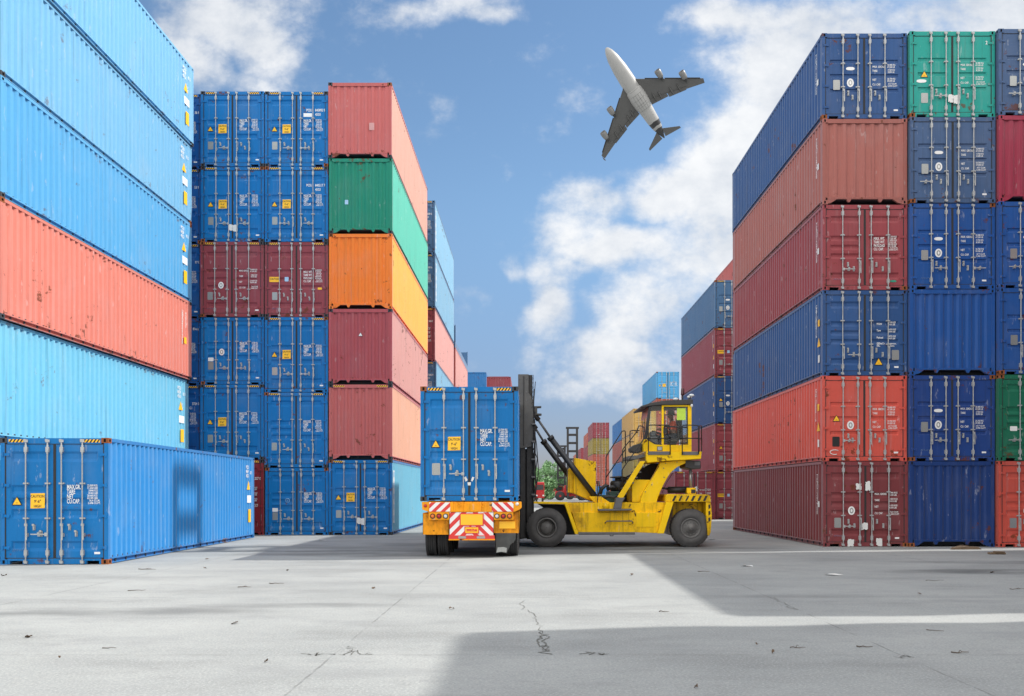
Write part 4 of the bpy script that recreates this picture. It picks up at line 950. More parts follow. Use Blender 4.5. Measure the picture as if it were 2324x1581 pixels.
# cab furniture
sx,sz=P(1265,600,28.1)
mb=MB(); mb.box(sx-.30,sx+.16,27.85,28.37,sz-.14,sz-.02); mb.box(sx+.13,sx+.26,27.87,28.35,sz-.05,sz+.62); mb.box(sx-.15,sx+.1,27.98,28.24,2.86,sz-.14); put('seat',mb,M_cabd,cab,bevel=.03)
mb=MB(); x,z=P(1150,560,28.1); mb.cyl((x-.22,28.1,2.86),(x-.02,28.1,z-.05),.05,n=10); put('steering_column',mb,M_cabd,cab)
mb=MB(); d=Vector((.35,0,1)).normalized(); a=d.orthogonal().normalized(); b=d.cross(a); c=Vector((x,28.1,z)); mb.tube([c+(a*math.cos(t*math.pi/12)+b*math.sin(t*math.pi/12))*.19 for t in range(25)],.016,6); mb.cyl(c-b*.18,c+b*.18,.012,n=6); put('steering_wheel',mb,M_rail,cab)
mb=MB(); mb.box(x-.34,x-.08,27.5,28.7,3.0,3.34); mb.box(x-.30,x-.12,27.6,27.95,3.34,3.5); put('console',mb,M_grey,cab,bevel=.04)
part('front_lamp_box',[([(926,680),(960,655),(1010,640),(1030,650),(1010,712),(975,718),(930,705)],27.4,27.9)],M_cabd,bevel=.02)
part('front_step',[([(912,742),(1050,730),(1052,748),(970,770),(910,770)],27.3,28.9)],M_grey)
# handrails
def rail(pts,Y,Y1=None,n=6,r=.0165):
    mb=MB(); Q=[]
    for i,(a,b) in enumerate(pts):
        yy=Y if Y1 is None else Y+(Y1-Y)*i/(len(pts)-1); x,z=P(a,b,yy); Q.append(Vector((x,yy,z)))
    out=[Q[0]]
    for i in range(1,len(Q)-1):
        a=(Q[i-1]-Q[i]); b=(Q[i+1]-Q[i]); d=min(.06,a.length*.4,b.length*.4); a.normalize(); b.normalize()
        p0,p2=Q[i]+a*d,Q[i]+b*d
        for k in range(5):
            t=k/4; out.append(p0*(1-t)**2+Q[i]*2*t*(1-t)+p2*t*t)
    out.append(Q[-1]); mb.tube(out,r,8); put('handrail',mb,M_rail,lt)
Yh=26.98
rail([(1074,705),(1074,497),(1244,497),(1247,730)],Yh); rail([(1074,602),(1246,602)],Yh)
rail([(1342,730),(1342,500),(1374,496),(1470,500),(1472,730)],Yh); rail([(1342,601),(1470,602)],Yh)
rail([(1474,708),(1476,503),(1494,505),(1496,640),(1494,715)],27.0,29.0); rail([(1474,606),(1496,606)],27.0,29.0)
rail([(738,965),(740,745),(868,543),(892,543),(892,800)],27.05); rail([(740,910),(890,690)],27.05)
rail([(930,720),(928,545),(946,540),(1005,540)],28.8); rail([(930,630),(960,630)],28.8)
rail([(868,985),(866,850),(1036,610),(1040,510),(1000,500),(975,560),(870,690),(872,800)],26.98)
mb=MB(); tubez(mb,[(672,985),(668,940),(682,940),(690,1000),(680,1060)],.02,27.3,6); tubez(mb,[(660,1170),(674,1080),(672,960)],.014,27.25,6); put('dipstick_rail',mb,M_rail,lt)
part('cooler_box',[([(1366,780),(1488,778),(1490,842),(1420,845),(1366,832)],27.3,28.4)],M_cabd,bevel=.02)
mb=MB(); p=PP([(1440,786),(1482,785),(1482,815),(1440,816)],27.3); mb.prism(p,27.285,27.30); put('cooler_label',mb,M_grey,lt)
mb=MB(); a=P(1407,840,27.7); b=P(1407,985,27.7); mb.cyl((a[0],27.7,a[1]),(b[0],27.7,b[1]),.048,n=14); put('exhaust_pipe',mb,M_chrome,lt)
mb=MB(); a=P(1228,1010,27.7); b=P(1395,1008,27.7); mb.cyl((a[0],27.7,a[1]),(b[0],27.7,b[1]),.10,n=18); a2=P(1180,994,27.7); mb.cyl((a2[0],27.7,a2[1]),(a[0],27.7,a[1]+.03),.03,n=10); put('muffler',mb,M_rail,lt)
part('pipe_bracket',[([(1380,993),(1450,993),(1452,1042),(1378,1042)],27.45,27.95)],M_y)
mb=MB(); p=PP([(1412,1006),(1446,1006),(1446,1036),(1412,1036)],27.45); mb.prism(p,27.435,27.45); put('bracket_socket',mb,M_rail,lt)
rail([(1270,870),(1215,960),(1180,1040)],27.9,None,r=.008)

# ================================================================== OPERATOR
def skin_body(name,nodes,edges,mat,parent=None,lv=2,smooth=True):
    me=bpy.data.meshes.new(name); me.from_pydata([n[0] for n in nodes],edges,[]); o=bpy.data.objects.new(name,me); C.objects.link(o)
    me.materials.append(mat)
    s=o.modifiers.new('s','SKIN'); s.use_smooth_shade=smooth
    for v,n in zip(me.skin_vertices[0].data,nodes): v.radius=(n[1],n[1] if len(n)<3 else n[2])
    me.skin_vertices[0].data[0].use_root=True
    d=o.modifiers.new('d','SUBSURF'); d.levels=lv; d.render_levels=lv
    if parent: o.parent=parent
    return o
M_skin=plain('skin',(.30,.14,.085),.5,0,.15)
M_orv=plain('orange_shirt',(.80,.12,.05),.75,0,.15); M_tr=plain('dark_trousers',(.03,.04,.06),.8,0,.2); M_hat=plain('green_hat',(.30,.38,.35),.8,0,.2)
ox,oz=sx+.02,sz+.02; oy=28.1
N=[((ox,oy,oz+.06),.13,.15)]; E=[]
def nn(p,r,par,r2=None): N.append((p,r,r2 if r2 else r)); E.append((par,len(N)-1)); return len(N)-1
sp=nn((ox-.01,oy,oz+.25),.12,0,.14); ch=nn((ox-.03,oy,oz+.42),.12,sp,.17); nk=nn((ox-.04,oy,oz+.52),.055,ch); hd0=nn((ox-.055,oy,oz+.565),.06,nk); hd1=nn((ox-.065,oy,oz+.63),.085,hd0,.075); hd2=nn((ox-.06,oy,oz+.71),.078,hd1,.07)
chin=nn((ox-.125,oy,oz+.575),.03,hd0); nose=nn((ox-.165,oy,oz+.64),.012,hd1)
for s in (-1,1):
    sh=nn((ox-.03,oy+s*.19,oz+.45),.06,ch); el=nn((ox-.10,oy+s*.25,oz+.20),.045,sh); wr=nn((ox-.36,oy+s*.17,oz+.24),.03,el); pm_=nn((ox-.43,oy+s*.15,oz+.255),.032,wr)
    for j in range(4):
        b=nn((ox-.475-(.004 if j in(1,2) else 0),oy+s*(.15-.03+.02*j),oz+.27),.0105,pm_); f=nn((ox-.505,oy+s*(.15-.03+.02*j),oz+.25),.0095,b); nn((ox-.495,oy+s*(.15-.03+.02*j),oz+.225),.009,f)
    b=nn((ox-.42,oy-s*.0+s*.11,oz+.235),.011,pm_); nn((ox-.455,oy+s*.105,oz+.215),.0095,b)
    hp=nn((ox-.02,oy+s*.09,oz+.0),.09,0); kn=nn((ox-.43,oy+s*.13,oz+.03),.065,hp); an=nn((ox-.48,oy+s*.13,oz-.30),.042,kn); nn((ox-.60,oy+s*.14,oz-.33),.04,an)
man=skin_body('person',N,E,M_skin); tag(man,'operator in orange shirt and wide hat seated in the lift truck cab','person')
sn=[N[0],N[sp],N[ch]]; se=[(0,1),(1,2)]
sn=[(n[0],n[1]+.018,n[2]+.018) for n in sn]
for s,(a,b) in ((-1,(0,1)),(1,(0,1))):
    i=len(sn); sn.append(((ox-.03,oy+s*.19,oz+.45),.078,.078)); sn.append(((ox-.075,oy+s*.23,oz+.29),.066,.066)); sn.append(((ox-.12,oy+s*.245,oz+.21),.06,.06)); se+=[(2,i),(i,i+1),(i+1,i+2)]
skin_body('shirt',sn,se,M_orv,man)
tn=[((ox,oy,oz+.05),.14,.16)]; te=[]
for s in (-1,1):
    i=len(tn); tn+=[((ox-.03,oy+s*.09,oz+.0),.10,.10),((ox-.43,oy+s*.13,oz+.03),.08,.08),((ox-.47,oy+s*.13,oz-.26),.06,.06)]; te+=[(0,i),(i,i+1),(i+1,i+2)]
skin_body('trousers',tn,te,M_tr,man)
mb=MB(); mb.lathe([(.20,.0),(.205,.006),(.12,.025),(.105,.05),(.10,.11),(.075,.135),(.001,.14)],(ox-.062,oy,oz+.69),'z',24); mb.lathe([(.20,.0),(.10,.012),(.001,.012)],(ox-.062,oy,oz+.69),'z',24); put('hat',mb,M_hat,man)
mb=MB(); mb.ellipsoid((ox-.145,oy,oz+.612),(.018,.04,.009),10,6)
put('moustache',mb,M_black,man)
mb=MB()
for s in (-1,1): mb.ellipsoid((ox-.143,oy+s*.03,oz+.655),(.008,.012,.007),8,6)
put('eye',mb,M_black,man)
mb=MB()
for s in (-1,1): mb.ellipsoid((ox-.05,oy+s*.082,oz+.64),(.02,.012,.03),10,6)
put('ear',mb,M_skin,man)

# ================================================================== DISTANT LIFTS, TRUCK, TREE
M_rv=paint('vehicle_red',(.45,.03,.03),.4,.2,.4)
def far_lift(x,y,w,h,label,first=True):
    t=thing('distant_lift',label,'lift truck',(x,y,0),0,'red lift trucks far down the lane')
    for s in (-1,1):
        mb=MB(); mb.box(s*w/2-.2,s*w/2+.2,-.3,.3,.5,h); put('mast_rail',mb,M_mast,t)
    z=1.4
    while z<h-.4:
        mb=MB(); mb.box(-w/2+.2,w/2-.2,-.2,.2,z,z+.42); put('mast_cross_member',mb,M_mast,t); z+=1.55
    mb=MB(); mb.box(-w/2-.35,w/2+.35,-.35,.35,h,h+.35); put('mast_head',mb,M_mast,t)
    mb=MB(); mb.prism([(-3.2,.9),(2.6,.9),(2.6,1.8),(.6,1.9),(.4,2.9),(-1.4,2.9),(-1.6,1.9),(-3.2,1.7)],.4,3.2); put('body',mb,M_rv,t,bevel=.05)
    mb=MB(); mb.box(-1.2,.2,.38,3.22,2.0,2.75); put('window',mb,M_cabd,t)
    for xx in (-2.3,1.9):
        for yy in (.1,2.9):
            mb=MB(); mb.lathe([(.25,0),(.85,0),(.9,.1),(.9,.5),(.85,.6),(.25,.6)],(xx,yy,.9),'y',24); mb.lathe([(.01,.1),(.4,.08),(.45,.02)],(xx,yy,.9),'y',20,1); put('wheel',mb,[M_tyre,M_rv],t,recalc=False)
x=(1299-HX)*172/K; far_lift(x,172,1.75,13.6,'taller dark mast lift with red body far down the lane')
x=(1274-HX)*195/K; far_lift(x,195,1.5,11.3,'shorter dark mast lift farther down the lane behind the taller one')
tk=thing('distant_truck','small red truck far down the lane beside the tree','truck',((1224-HX)*140/K,140,0))
mb=MB(); mb.prismx([(-1.0,.7),(-1.0,1.9),(-.75,3.1),(1.0,3.2),(1.0,.7)],-.55,.75); put('truck_cab',mb,M_rv,tk,bevel=.06)
mb=MB(); mb.box(-.45,.65,-1.02,-.9,1.95,2.75); put('windscreen',mb,M_cabd,tk)
for sx_ in (-.45,.5):
    mb=MB(); mb.lathe([(.1,-.15),(.5,-.15),(.5,.15),(.1,.15)],(sx_,-.3,.5),'x',20); put('wheel',mb,M_tyre,tk)
for sx_ in (-.4,.6):
    mb=MB(); mb.box(sx_-.12,sx_+.12,-1.06,-1.0,1.0,1.2); put('headlight',mb,M_lamp_w,tk)
# tree
def leafmat():
    m,nt,p=nmat('foliage'); g=nd(nt,'ShaderNodeObjectInfo'); tc=nd(nt,'ShaderNodeTexCoord').outputs['Object']
    c=mixc(nt,noise(nt,tc,1.3,4),(.10,.24,.09),(.26,.44,.20)); nt.links.new(c,p.inputs['Base Color']); p.inputs['Roughness'].default_value=.6
    p.inputs['Subsurface Weight'].default_value=0; return m
M_leaf=leafmat(); M_bark=plain('bark',(.10,.075,.05),.9,0,.3,5,.5)
def tree(x,y,h,w,label,seed):
    r=random.Random(seed); t=thing('broadleaf_tree',label,'tree',(x,y,0),0,'trees at the far end of the lane')
    mb=MB(); mb.tube([(0,0,0),(.1,0,h*.2),(-.05,.1,h*.4),(.1,0,h*.7)],[.32,.26,.2,.08],8)
    for k in range(7):
        a=k*.9; mb.tube([(0,0,h*(.22+.05*k)),(math.cos(a)*w*.2,math.sin(a)*w*.2,h*(.35+.05*k)),(math.cos(a)*w*.38,math.sin(a)*w*.38,h*(.42+.06*k))],[.12,.08,.03],6)
    put('trunk',mb,M_bark,t)
    mb=MB(); cl=[]
    for k in range(34):
        a=r.uniform(0,6.28); q=r.random()**.6; zz=r.uniform(.22,.98); rad=w*.5*math.sin(math.pi*min(1,max(.1,(zz-.1)/.95)))**.6
        cl.append((Vector((math.cos(a)*rad*q,math.sin(a)*rad*q,zz*h)),r.uniform(.6,1.25)))
    for c,cr in cl:
        for j in range(130):
            d=Vector((r.gauss(0,1),r.gauss(0,1),r.gauss(0,.8))); d.normalize(); p=c+d*cr*r.random()**.4
            n=Vector((r.gauss(0,1),r.gauss(0,1),r.gauss(.6,1))).normalized(); a=n.orthogonal().normalized(); b=n.cross(a); s=r.uniform(.14,.27)
            mb.add([p-a*s,p+b*s*.55,p+a*s,p-b*s*.55],[(0,1,2,3)])
    put('crown',mb,M_leaf,t,recalc=False,weld=False)
tree((1243-HX)*215/K,215,8.6,8.6,'bright green tree seen past the lift truck mast',3)
tree((1205-HX)*228/K,228,7.4,7.5,'second green tree mostly hidden behind the lift mast',5)
tree((1268-HX)*240/K,240,7.6,8.5,'third green tree behind the dark distant mast',8)
tree((1236-HX)*190/K,190,4.2,6.0,'low green tree in front of the taller green trees',9)

# ================================================================== AIRPLANE
def airplane():
    nose=W3(1375.4,108.9,436.); ctr=W3(1450,225,436.); f=(ctr-Vector((0,0,CH))).normalized()
    ii=Vector((-.5425,0,.8400)); vv=Vector((.84,0,.5425))
    wi=ii-f*ii.dot(f); wv=vv-f*vv.dot(f); tau=math.radians(14); q=.0403
    u=(wi.normalized()*math.cos(tau)-f*math.sin(tau)).normalized(); rt=(wv-u*wv.dot(u)).normalized(); dn=u.cross(rt).normalized()
    if dn.dot(f)>0: dn=-dn
    st=q*wi.length/math.cos(tau); ss=q*wv.length
    root=thing('airplane','four engined jet airliner flying overhead, pale belly and dark wings','airplane',nose)
    def X(t,s,d=0): return -u*(t*st)+rt*(s*ss)+dn*(d*q)
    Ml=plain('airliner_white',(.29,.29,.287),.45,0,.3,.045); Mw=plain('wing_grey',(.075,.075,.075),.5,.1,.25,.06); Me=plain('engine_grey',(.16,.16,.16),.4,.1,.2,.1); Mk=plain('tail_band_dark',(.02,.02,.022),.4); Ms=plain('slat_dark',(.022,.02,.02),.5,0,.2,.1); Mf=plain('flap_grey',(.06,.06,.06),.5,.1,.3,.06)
    mb=MB(); st_=[(0,0,0),(6,14,-2),(20,28,-2),(60,50,0),(145,75,0),(300,94,0),(450,100,0),(620,100,0),(830,95,0),(930,88,-2),(1035,79,-6),(1045,78,-6),(1110,68,-10),(1118,66,-11),(1142,61,-13),(1150,59,-14),(1200,47,-20),(1260,30,-28),(1310,13,-34),(1327,2,-36)]
    n=28; vs=[]
    for t,r_,d in st_:
        for k in range(n):
            a=2*math.pi*k/n; dy=.0
            shift=22*(abs(math.sin(a))) if 1030<t<1160 else 0
            vs.append(X(t+shift*.8,r_*math.sin(a),d+r_*1.02*math.cos(a)))
    for i in range(len(st_)-1):
        mi=1 if (1035<=st_[i][0]<1110 and st_[i][0]>=1045) or st_[i][0]>=1150 else 0
        mb.add([vs[i*n+k] for k in range(n)]+[vs[(i+1)*n+k] for k in range(n)],[(k,(k+1)%n,n+(k+1)%n,n+k) for k in range(n)],mi,True)
    put('fuselage',mb,[Ml,Mk],root)
    mb=MB(); vs=[]; prof=[(500,2),(540,70),(600,104),(700,112),(800,108),(860,90),(910,60),(940,3)]
    for t,r_ in prof:
        for k in range(n): a=2*math.pi*k/n; vs.append(X(t,r_*math.sin(a),24+r_*.86*math.cos(a)))
    for i in range(len(prof)-1): mb.add(vs[i*n:(i+2)*n],[(k,(k+1)%n,n+(k+1)%n,n+k) for k in range(n)],0,True)
    put('belly_fairing',mb,Ml,root)
    mb=MB()
    def rad(t):
        for (a,b),(c_,d_) in zip(prof,prof[1:]):
            if a<=t<=c_: return b+(d_-b)*(t-a)/(c_-a)
        return 0
    def fp(t,a): r_=rad(t); return X(t,(r_+.8)*math.sin(a),24+(r_+.8)*.86*math.cos(a))
    for t in (585,640,705,770,800,850):
        for k in range(-8,8): mb.add([fp(t,k*.1),fp(t,(k+1)*.1),fp(t+2.2,(k+1)*.1),fp(t+2.2,k*.1)],[(0,1,2,3)])
    for a in (-.5,-.16,.16,.5):
        for t in range(640,850,30): mb.add([fp(t,a),fp(t+30,a),fp(t+30,a+.022),fp(t,a+.022)],[(0,1,2,3)])
    put('panel_seam',mb,Mf,root,recalc=False)
    def plate(name,outline,th,mat,par):
        mb=MB(); m=len(outline); vs=[X(t,s,d-h) for (t,s,d),h in zip(outline,th)]+[X(t,s,d+h) for (t,s,d),h in zip(outline,th)]
        mb.add(vs,[tuple(range(m)),tuple(range(2*m-1,m-1,-1))]+[(i,i+m,(i+1)%m+m,(i+1)%m) for i in range(m)]); return put(name,mb,mat,par)
    for sg in (1,-1):
        D=lambda s:30-abs(s)*.03
        wo=[(470,70),(512,110),(1005,789),(1060,775),(985,560),(880,330),(833,92),(840,60)]
        wing=plate('wing',[(t,s*sg,D(s)) for t,s in wo],[8,10,2,1,2,3,5,5],Mw,root)
        for a,b in ((.12,.385),(.42,.68),(.73,.955)):
            def le(f): return (512+(1005-512)*f,110+(789-110)*f)
            (t0,s0),(t1,s1)=le(a),le(b)
            plate('slat',[(t0-16,s0*sg,D(s0)+8),(t1-13,s1*sg,D(s1)+6),(t1+6,s1*sg,D(s1)+4),(t0+6,s0*sg,D(s0)+4)],[2,2,2,2],Ms,wing)
        for p in ([(800,105),(868,318),(912,322),(868,92)],[(872,326),(955,560),(985,545),(926,326)]):
            plate('flap',[(t,s*sg,D(s)+10+(9 if j>1 else 0)) for j,(t,s) in enumerate(p)],[2,2,1,1],Mf,wing)
        for t,s in ((800,170),(830,240),(870,385),(900,480)):
            mb=MB(); prof=[(-48,1),(-30,7),(0,9),(40,8),(66,1)]; m=10; vs=[X(t+a,(s*sg)+r_*math.sin(2*math.pi*k/m),D(s)+16+a*.12+r_*1.3*math.cos(2*math.pi*k/m)) for a,r_ in prof for k in range(m)]
            for i in range(4): mb.add(vs[i*m:(i+2)*m],[(k,(k+1)%m,m+(k+1)%m,m+k) for k in range(m)],0,True)
            put('flap_fairing',mb,Mw,wing)
        for t,s in ((598,366),(790,602)):
            e=bpy.data.objects.new('engine',None); C.objects.link(e); e.parent=wing; e.empty_display_size=1
            dd=D(s)+62; mb=MB(); prof=[(20,26),(0,32),(-22,35),(-26,37),(-18,40),(10,41),(45,37),(72,31),(70,26),(60,25)]; m=22
            tt=t-8; vs=[X(tt+a,s*sg+r_*math.sin(2*math.pi*k/m),dd+r_*math.cos(2*math.pi*k/m)) for a,r_ in prof for k in range(m)]
            for i in range(len(prof)-1): mb.add(vs[i*m:(i+2)*m],[(k,(k+1)%m,m+(k+1)%m,m+k) for k in range(m)],0,True)
            put('engine',mb,Me,wing)
            mb=MB(); prof=[(16,26),(15,4),(6,1)]; vs=[X(tt+a,s*sg+r_*math.sin(2*math.pi*k/m),dd+r_*math.cos(2*math.pi*k/m)) for a,r_ in prof for k in range(m)]
            for i in range(2): mb.add(vs[i*m:(i+2)*m],[(k,(k+1)%m,m+(k+1)%m,m+k) for k in range(m)],0,True)
            prof=[(62,25),(86,20),(104,13),(118,2)]; vs=[X(tt+a,s*sg+r_*math.sin(2*math.pi*k/m),dd+r_*math.cos(2*math.pi*k/m)) for a,r_ in prof for k in range(m)]
            for i in range(3): mb.add(vs[i*m:(i+2)*m],[(k,(k+1)%m,m+(k+1)%m,m+k) for k in range(m)],0,True)
            put('engine_core',mb,Mk,wing)
            mb=MB(); pts=[(tt+20,dd-40),(tt+85,dd-24),(tt+160,D(s)+4),(tt+190,D(s)),(tt+60,D(s)-4)]; vs=[X(a,s*sg+h,b) for h in (-7,7) for a,b in pts]; m2=5
            mb.add(vs,[tuple(range(m2)),tuple(range(2*m2-1,m2-1,-1))]+[(i,i+m2,(i+1)%m2+m2,(i+1)%m2) for i in range(m2)]); put('pylon',mb,Mw,wing)
            bpy.data.objects.remove(e)
        plate('tailplane',[(1195,40*sg,-14),(1207,54*sg,-16),(1316,241*sg,-28),(1343,243*sg,-28),(1309,25*sg,-16)],[4,4,1,1,2],Mw,root)
    plate('winglet',[(1014,-788,6),(1089,-775,6),(1100,-790,-40),(1075,-800,-36)],[1,1,1,1],Mw,root)
    mb=MB(); pts=[(1110,-50),(1215,-235),(1262,-235),(1262,-40)]; vs=[X(a,h,b) for h in (-4,4) for a,b in pts]
    mb.add(vs,[(0,1,2,3),(7,6,5,4)]+[(i,i+4,(i+1)%4+4,(i+1)%4) for i in range(4)]); put('tail_fin',mb,Mk,root)
airplane()

# ================================================================== GROUND
def ground_mat():
    m,nt,p=nmat('concrete_yard'); pos=nd(nt,'ShaderNodeNewGeometry').outputs['Position']
    sep=nd(nt,'ShaderNodeSeparateXYZ'); nt.links.new(pos,sep.inputs[0]); x,y=sep.outputs[0],sep.outputs[1]
    n1=noise(nt,pos,.22,7,.66); n2=noise(nt,scaled(nt,pos,(.4,.8,1)),.8,7,.66); n3=noise(nt,pos,9,5,.7); n4=noise(nt,pos,38,4,.7); n5=noise(nt,pos,170,2,.6)
    c=mixc(nt,ramp(nt,n1,.3,.7),(.258,.272,.274),(.342,.356,.352))
    c=mixc(nt,math_(nt,'MULTIPLY',ramp(nt,n2,.46,.76),.75),c,(.185,.192,.192))
    c=mixc(nt,math_(nt,'MULTIPLY',ramp(nt,n2,.5,.22),.35),c,(.405,.415,.405))
    c=mixc(nt,math_(nt,'MULTIPLY',ramp(nt,n3,.42,.75),.35),c,(.235,.24,.24))
    c=mixc(nt,math_(nt,'MULTIPLY',ramp(nt,n4,.50,.66),.55),c,(.47,.48,.475))
    c=mixc(nt,math_(nt,'MULTIPLY',ramp(nt,n4,.48,.32),.45),c,(.18,.185,.185))
    c=mixc(nt,math_(nt,'MULTIPLY',ramp(nt,n5,.55,.75),.35),c,(.54,.54,.53))
    n6=noise(nt,scaled(nt,pos,(.35,.9,1)),.9,7,.70); n7=noise(nt,scaled(nt,pos,(.8,1.2,1)),2.6,7,.72)
    c=mixc(nt,math_(nt,'MULTIPLY',ramp(nt,n6,.50,.70),.42),c,(.22,.228,.235)); c=mixc(nt,math_(nt,'MULTIPLY',ramp(nt,n7,.55,.72),.35),c,(.20,.205,.21))
    # tyre smears and lane dirt; broad ones also paint in shade round the trailer
    wob=noise(nt,pos,.35,3)
    def smear_shade(cx,cy,rx,ry,k,c):
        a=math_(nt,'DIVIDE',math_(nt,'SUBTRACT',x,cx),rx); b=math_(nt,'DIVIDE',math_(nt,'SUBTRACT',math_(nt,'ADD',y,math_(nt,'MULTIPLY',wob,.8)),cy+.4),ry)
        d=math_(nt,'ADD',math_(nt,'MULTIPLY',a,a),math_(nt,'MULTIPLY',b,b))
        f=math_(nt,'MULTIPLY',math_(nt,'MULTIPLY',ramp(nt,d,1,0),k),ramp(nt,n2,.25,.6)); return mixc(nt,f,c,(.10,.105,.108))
    for a in ((-6.6,12.6,3.6,.55,.55),(-8.6,12.2,2.4,.5,.55),(-3.2,13.2,2.2,.4,.4),(10.2,18.9,3.4,.8,.9),(12,21.5,4,.7,.6),(3.0,26.6,5,.9,.8),(-1,26.8,11,3.6,.55),(-4,24.0,5,1.0,.6),(-6,25.5,4,.6,.7),(5,14.5,3,.35,.35),(-1.5,23.6,2.0,1.0,.8)): c=smear_shade(*a,c)
    # slab joints
    w2=math_(nt,'MULTIPLY_ADD',noise(nt,pos,2.5,4,.7),.05,-.025)
    def joint(v,off,per,wd):
        a=math_(nt,'ADD',math_(nt,'ADD',v,w2),-off+per*40+per/2); d=math_(nt,'ABSOLUTE',math_(nt,'SUBTRACT',math_(nt,'MODULO',a,per),per/2))
        return math_(nt,'MULTIPLY',ramp(nt,d,wd,wd*.4),ramp(nt,noise(nt,pos,1.3,4),.36,.60))
    j=math_(nt,'MAXIMUM',joint(x,-2.0,5.77,.016),joint(y,9.24,5.04,.014))
    wide=math_(nt,'MAXIMUM',joint(x,-2.0,5.77,.16),joint(y,9.24,5.04,.12))
    c=mixc(nt,math_(nt,'MULTIPLY',math_(nt,'MULTIPLY',wide,ramp(nt,n3,.4,.7)),.35),c,(.25,.255,.25))
    c=mixc(nt,math_(nt,'MULTIPLY',j,.42),c,(.07,.07,.068))
    nt.links.new(c,p.inputs['Base Color']); p.inputs['Roughness'].default_value=.85; p.inputs['Specular IOR Level'].default_value=.25
    b=nd(nt,'ShaderNodeBump'); b.inputs['Strength'].default_value=.25; b.inputs['Distance'].default_value=.01
    h=math_(nt,'SUBTRACT',math_(nt,'ADD',n4,math_(nt,'MULTIPLY',n3,.7)),math_(nt,'MULTIPLY',j,1.5)); nt.links.new(h,b.inputs['Height']); nt.links.new(b.outputs[0],p.inputs['Normal'])
    return m
mb=MB(); mb.quad((-3000,-300,0),(3000,-300,0),(3000,5000,0),(-3000,5000,0)); tag(put('ground',mb,ground_mat(),recalc=False),kind='structure')
M_crack=plain('crack_dark',(.13,.13,.12),.95,0,.4,20)
def crack(pts,w,seed,name='pavement_crack'):
    r=random.Random(seed); mb=MB(); P_=[G3(*q) for q in pts]; fine=[]
    for i in range(len(P_)-1):
        for k in range(6): fine.append(P_[i].lerp(P_[i+1],k/6)+Vector((r.gauss(0,.035),r.gauss(0,.05),0)))
    fine.append(P_[-1]); vs=[]
    for i,p in enumerate(fine):
        d=(fine[min(i+1,len(fine)-1)]-fine[max(0,i-1)]).normalized(); nrm=Vector((-d.y,d.x,0)); ww=w*r.uniform(.15,1)
        vs+=[p+nrm*ww+Vector((0,0,.004)),p-nrm*ww*r.uniform(.3,1)+Vector((0,0,.004))]
    mb.add(vs,[(2*i,2*i+1,2*i+3,2*i+2) for i in range(len(fine)-1)]); tag(put(name,mb,M_crack,recalc=False,weld=False),kind='structure')
z8=lambda a,b:((a/1.1348+2048)*.5674,(b/1.1348+2100)*.5674)
z7=lambda a,b:(a/1.1348*.5674,(b/1.1348+2100)*.5674)
crack([z8(45,345),z8(52,380),z8(100,415),z8(112,445),z8(128,490),z8(120,515),z8(150,530)],.009,1)
crack([z8(120,500),z8(130,540),z8(158,560),z8(182,590)],.016,2); crack([z8(128,490),z8(158,512),z8(152,548),z8(172,578)],.012,3)
crack([z7(1365,588),z7(1420,590),z7(1450,588),z7(1520,586)],.012,4); crack([z7(1560,586),z7(1600,570),z7(1640,588),z7(1690,590)],.011,5); crack([z7(1585,550),z7(1600,575),z7(1590,592)],.009,6)
crack([z8(310,588),z8(360,582),z8(400,590),z8(435,588)],.015,7); crack([z8(1745,610),z8(1790,600),z8(1825,606)],.012,8)
crack([z8(1170,330),z8(1240,360),z8(1300,388)],.010,9)
# litter
M_twig=plain('dead_twig',(.10,.08,.065),.9,0,.4,10); M_leafd=plain('dead_leaf',(.11,.075,.05),.9,0,.4,10)
def twig(x,y,l,rz,seed,thick):
    r=random.Random(seed); mb=MB(); n=6; pts=[]; yy=0
    for i in range(n): pts.append((l*(i/(n-1)-.5),yy,thick+.012*r.random())); yy+=r.gauss(0,l*.05)
    mb.tube(pts,[thick*(1-.6*i/(n-1)) for i in range(n)],5)
    if seed%3==0: mb.tube([pts[2],(pts[2][0]+l*.15,pts[2][1]+l*.12,.03),(pts[2][0]+l*.28,pts[2][1]+l*.13,.015)],[thick*.7,thick*.5,thick*.3],5)
    o=put('twig',mb,M_twig,None,(x,y,0)); o.rotation_euler=(0,0,rz); tag(o,'thin dark twig lying on the bare concrete yard','twig','dark twigs scattered on the yard')
def leaf(x,y,s,rz,seed):
    r=random.Random(seed); mb=MB(); n=7; top=[];bot=[]
    for i in range(n+1):
        f=i/n; w=s*.3*math.sin(math.pi*f)**.7; top.append((s*(f-.5),w,.012+.02*math.sin(3*f+seed)+.015*r.random())); bot.append((s*(f-.5),-w,.012+.03*r.random()))
    mb.add(top+bot,[(i,i+1,n+1+i+1,n+1+i) for i in range(n)]); o=put('dead_leaf',mb,M_leafd,None,(x,y,0),recalc=False); o.rotation_euler=(0,0,rz); tag(o,'small brown dead leaf curled on the bare concrete yard','leaf','dead leaves scattered on the yard')
TW=[z7(670,204),z7(620,300),z7(1255,269),z7(1110,285),z7(495,563),z7(1405,323),z7(330,275),z8(870,214),z8(1920,255),z8(1295,560),z8(1600,558),z8(1920,482),z8(2030,583),z8(1310,215),z8(690,397),z8(2300,296),z7(205,551)]
for i,q in enumerate(TW):
    if i in (5,6,13,16): continue
    g=G3(*q); twig(g.x,g.y,R.uniform(.16,.30)*(.8 if g.y<14 else 1.3),R.uniform(-.4,.4),i,R.uniform(.005,.009))
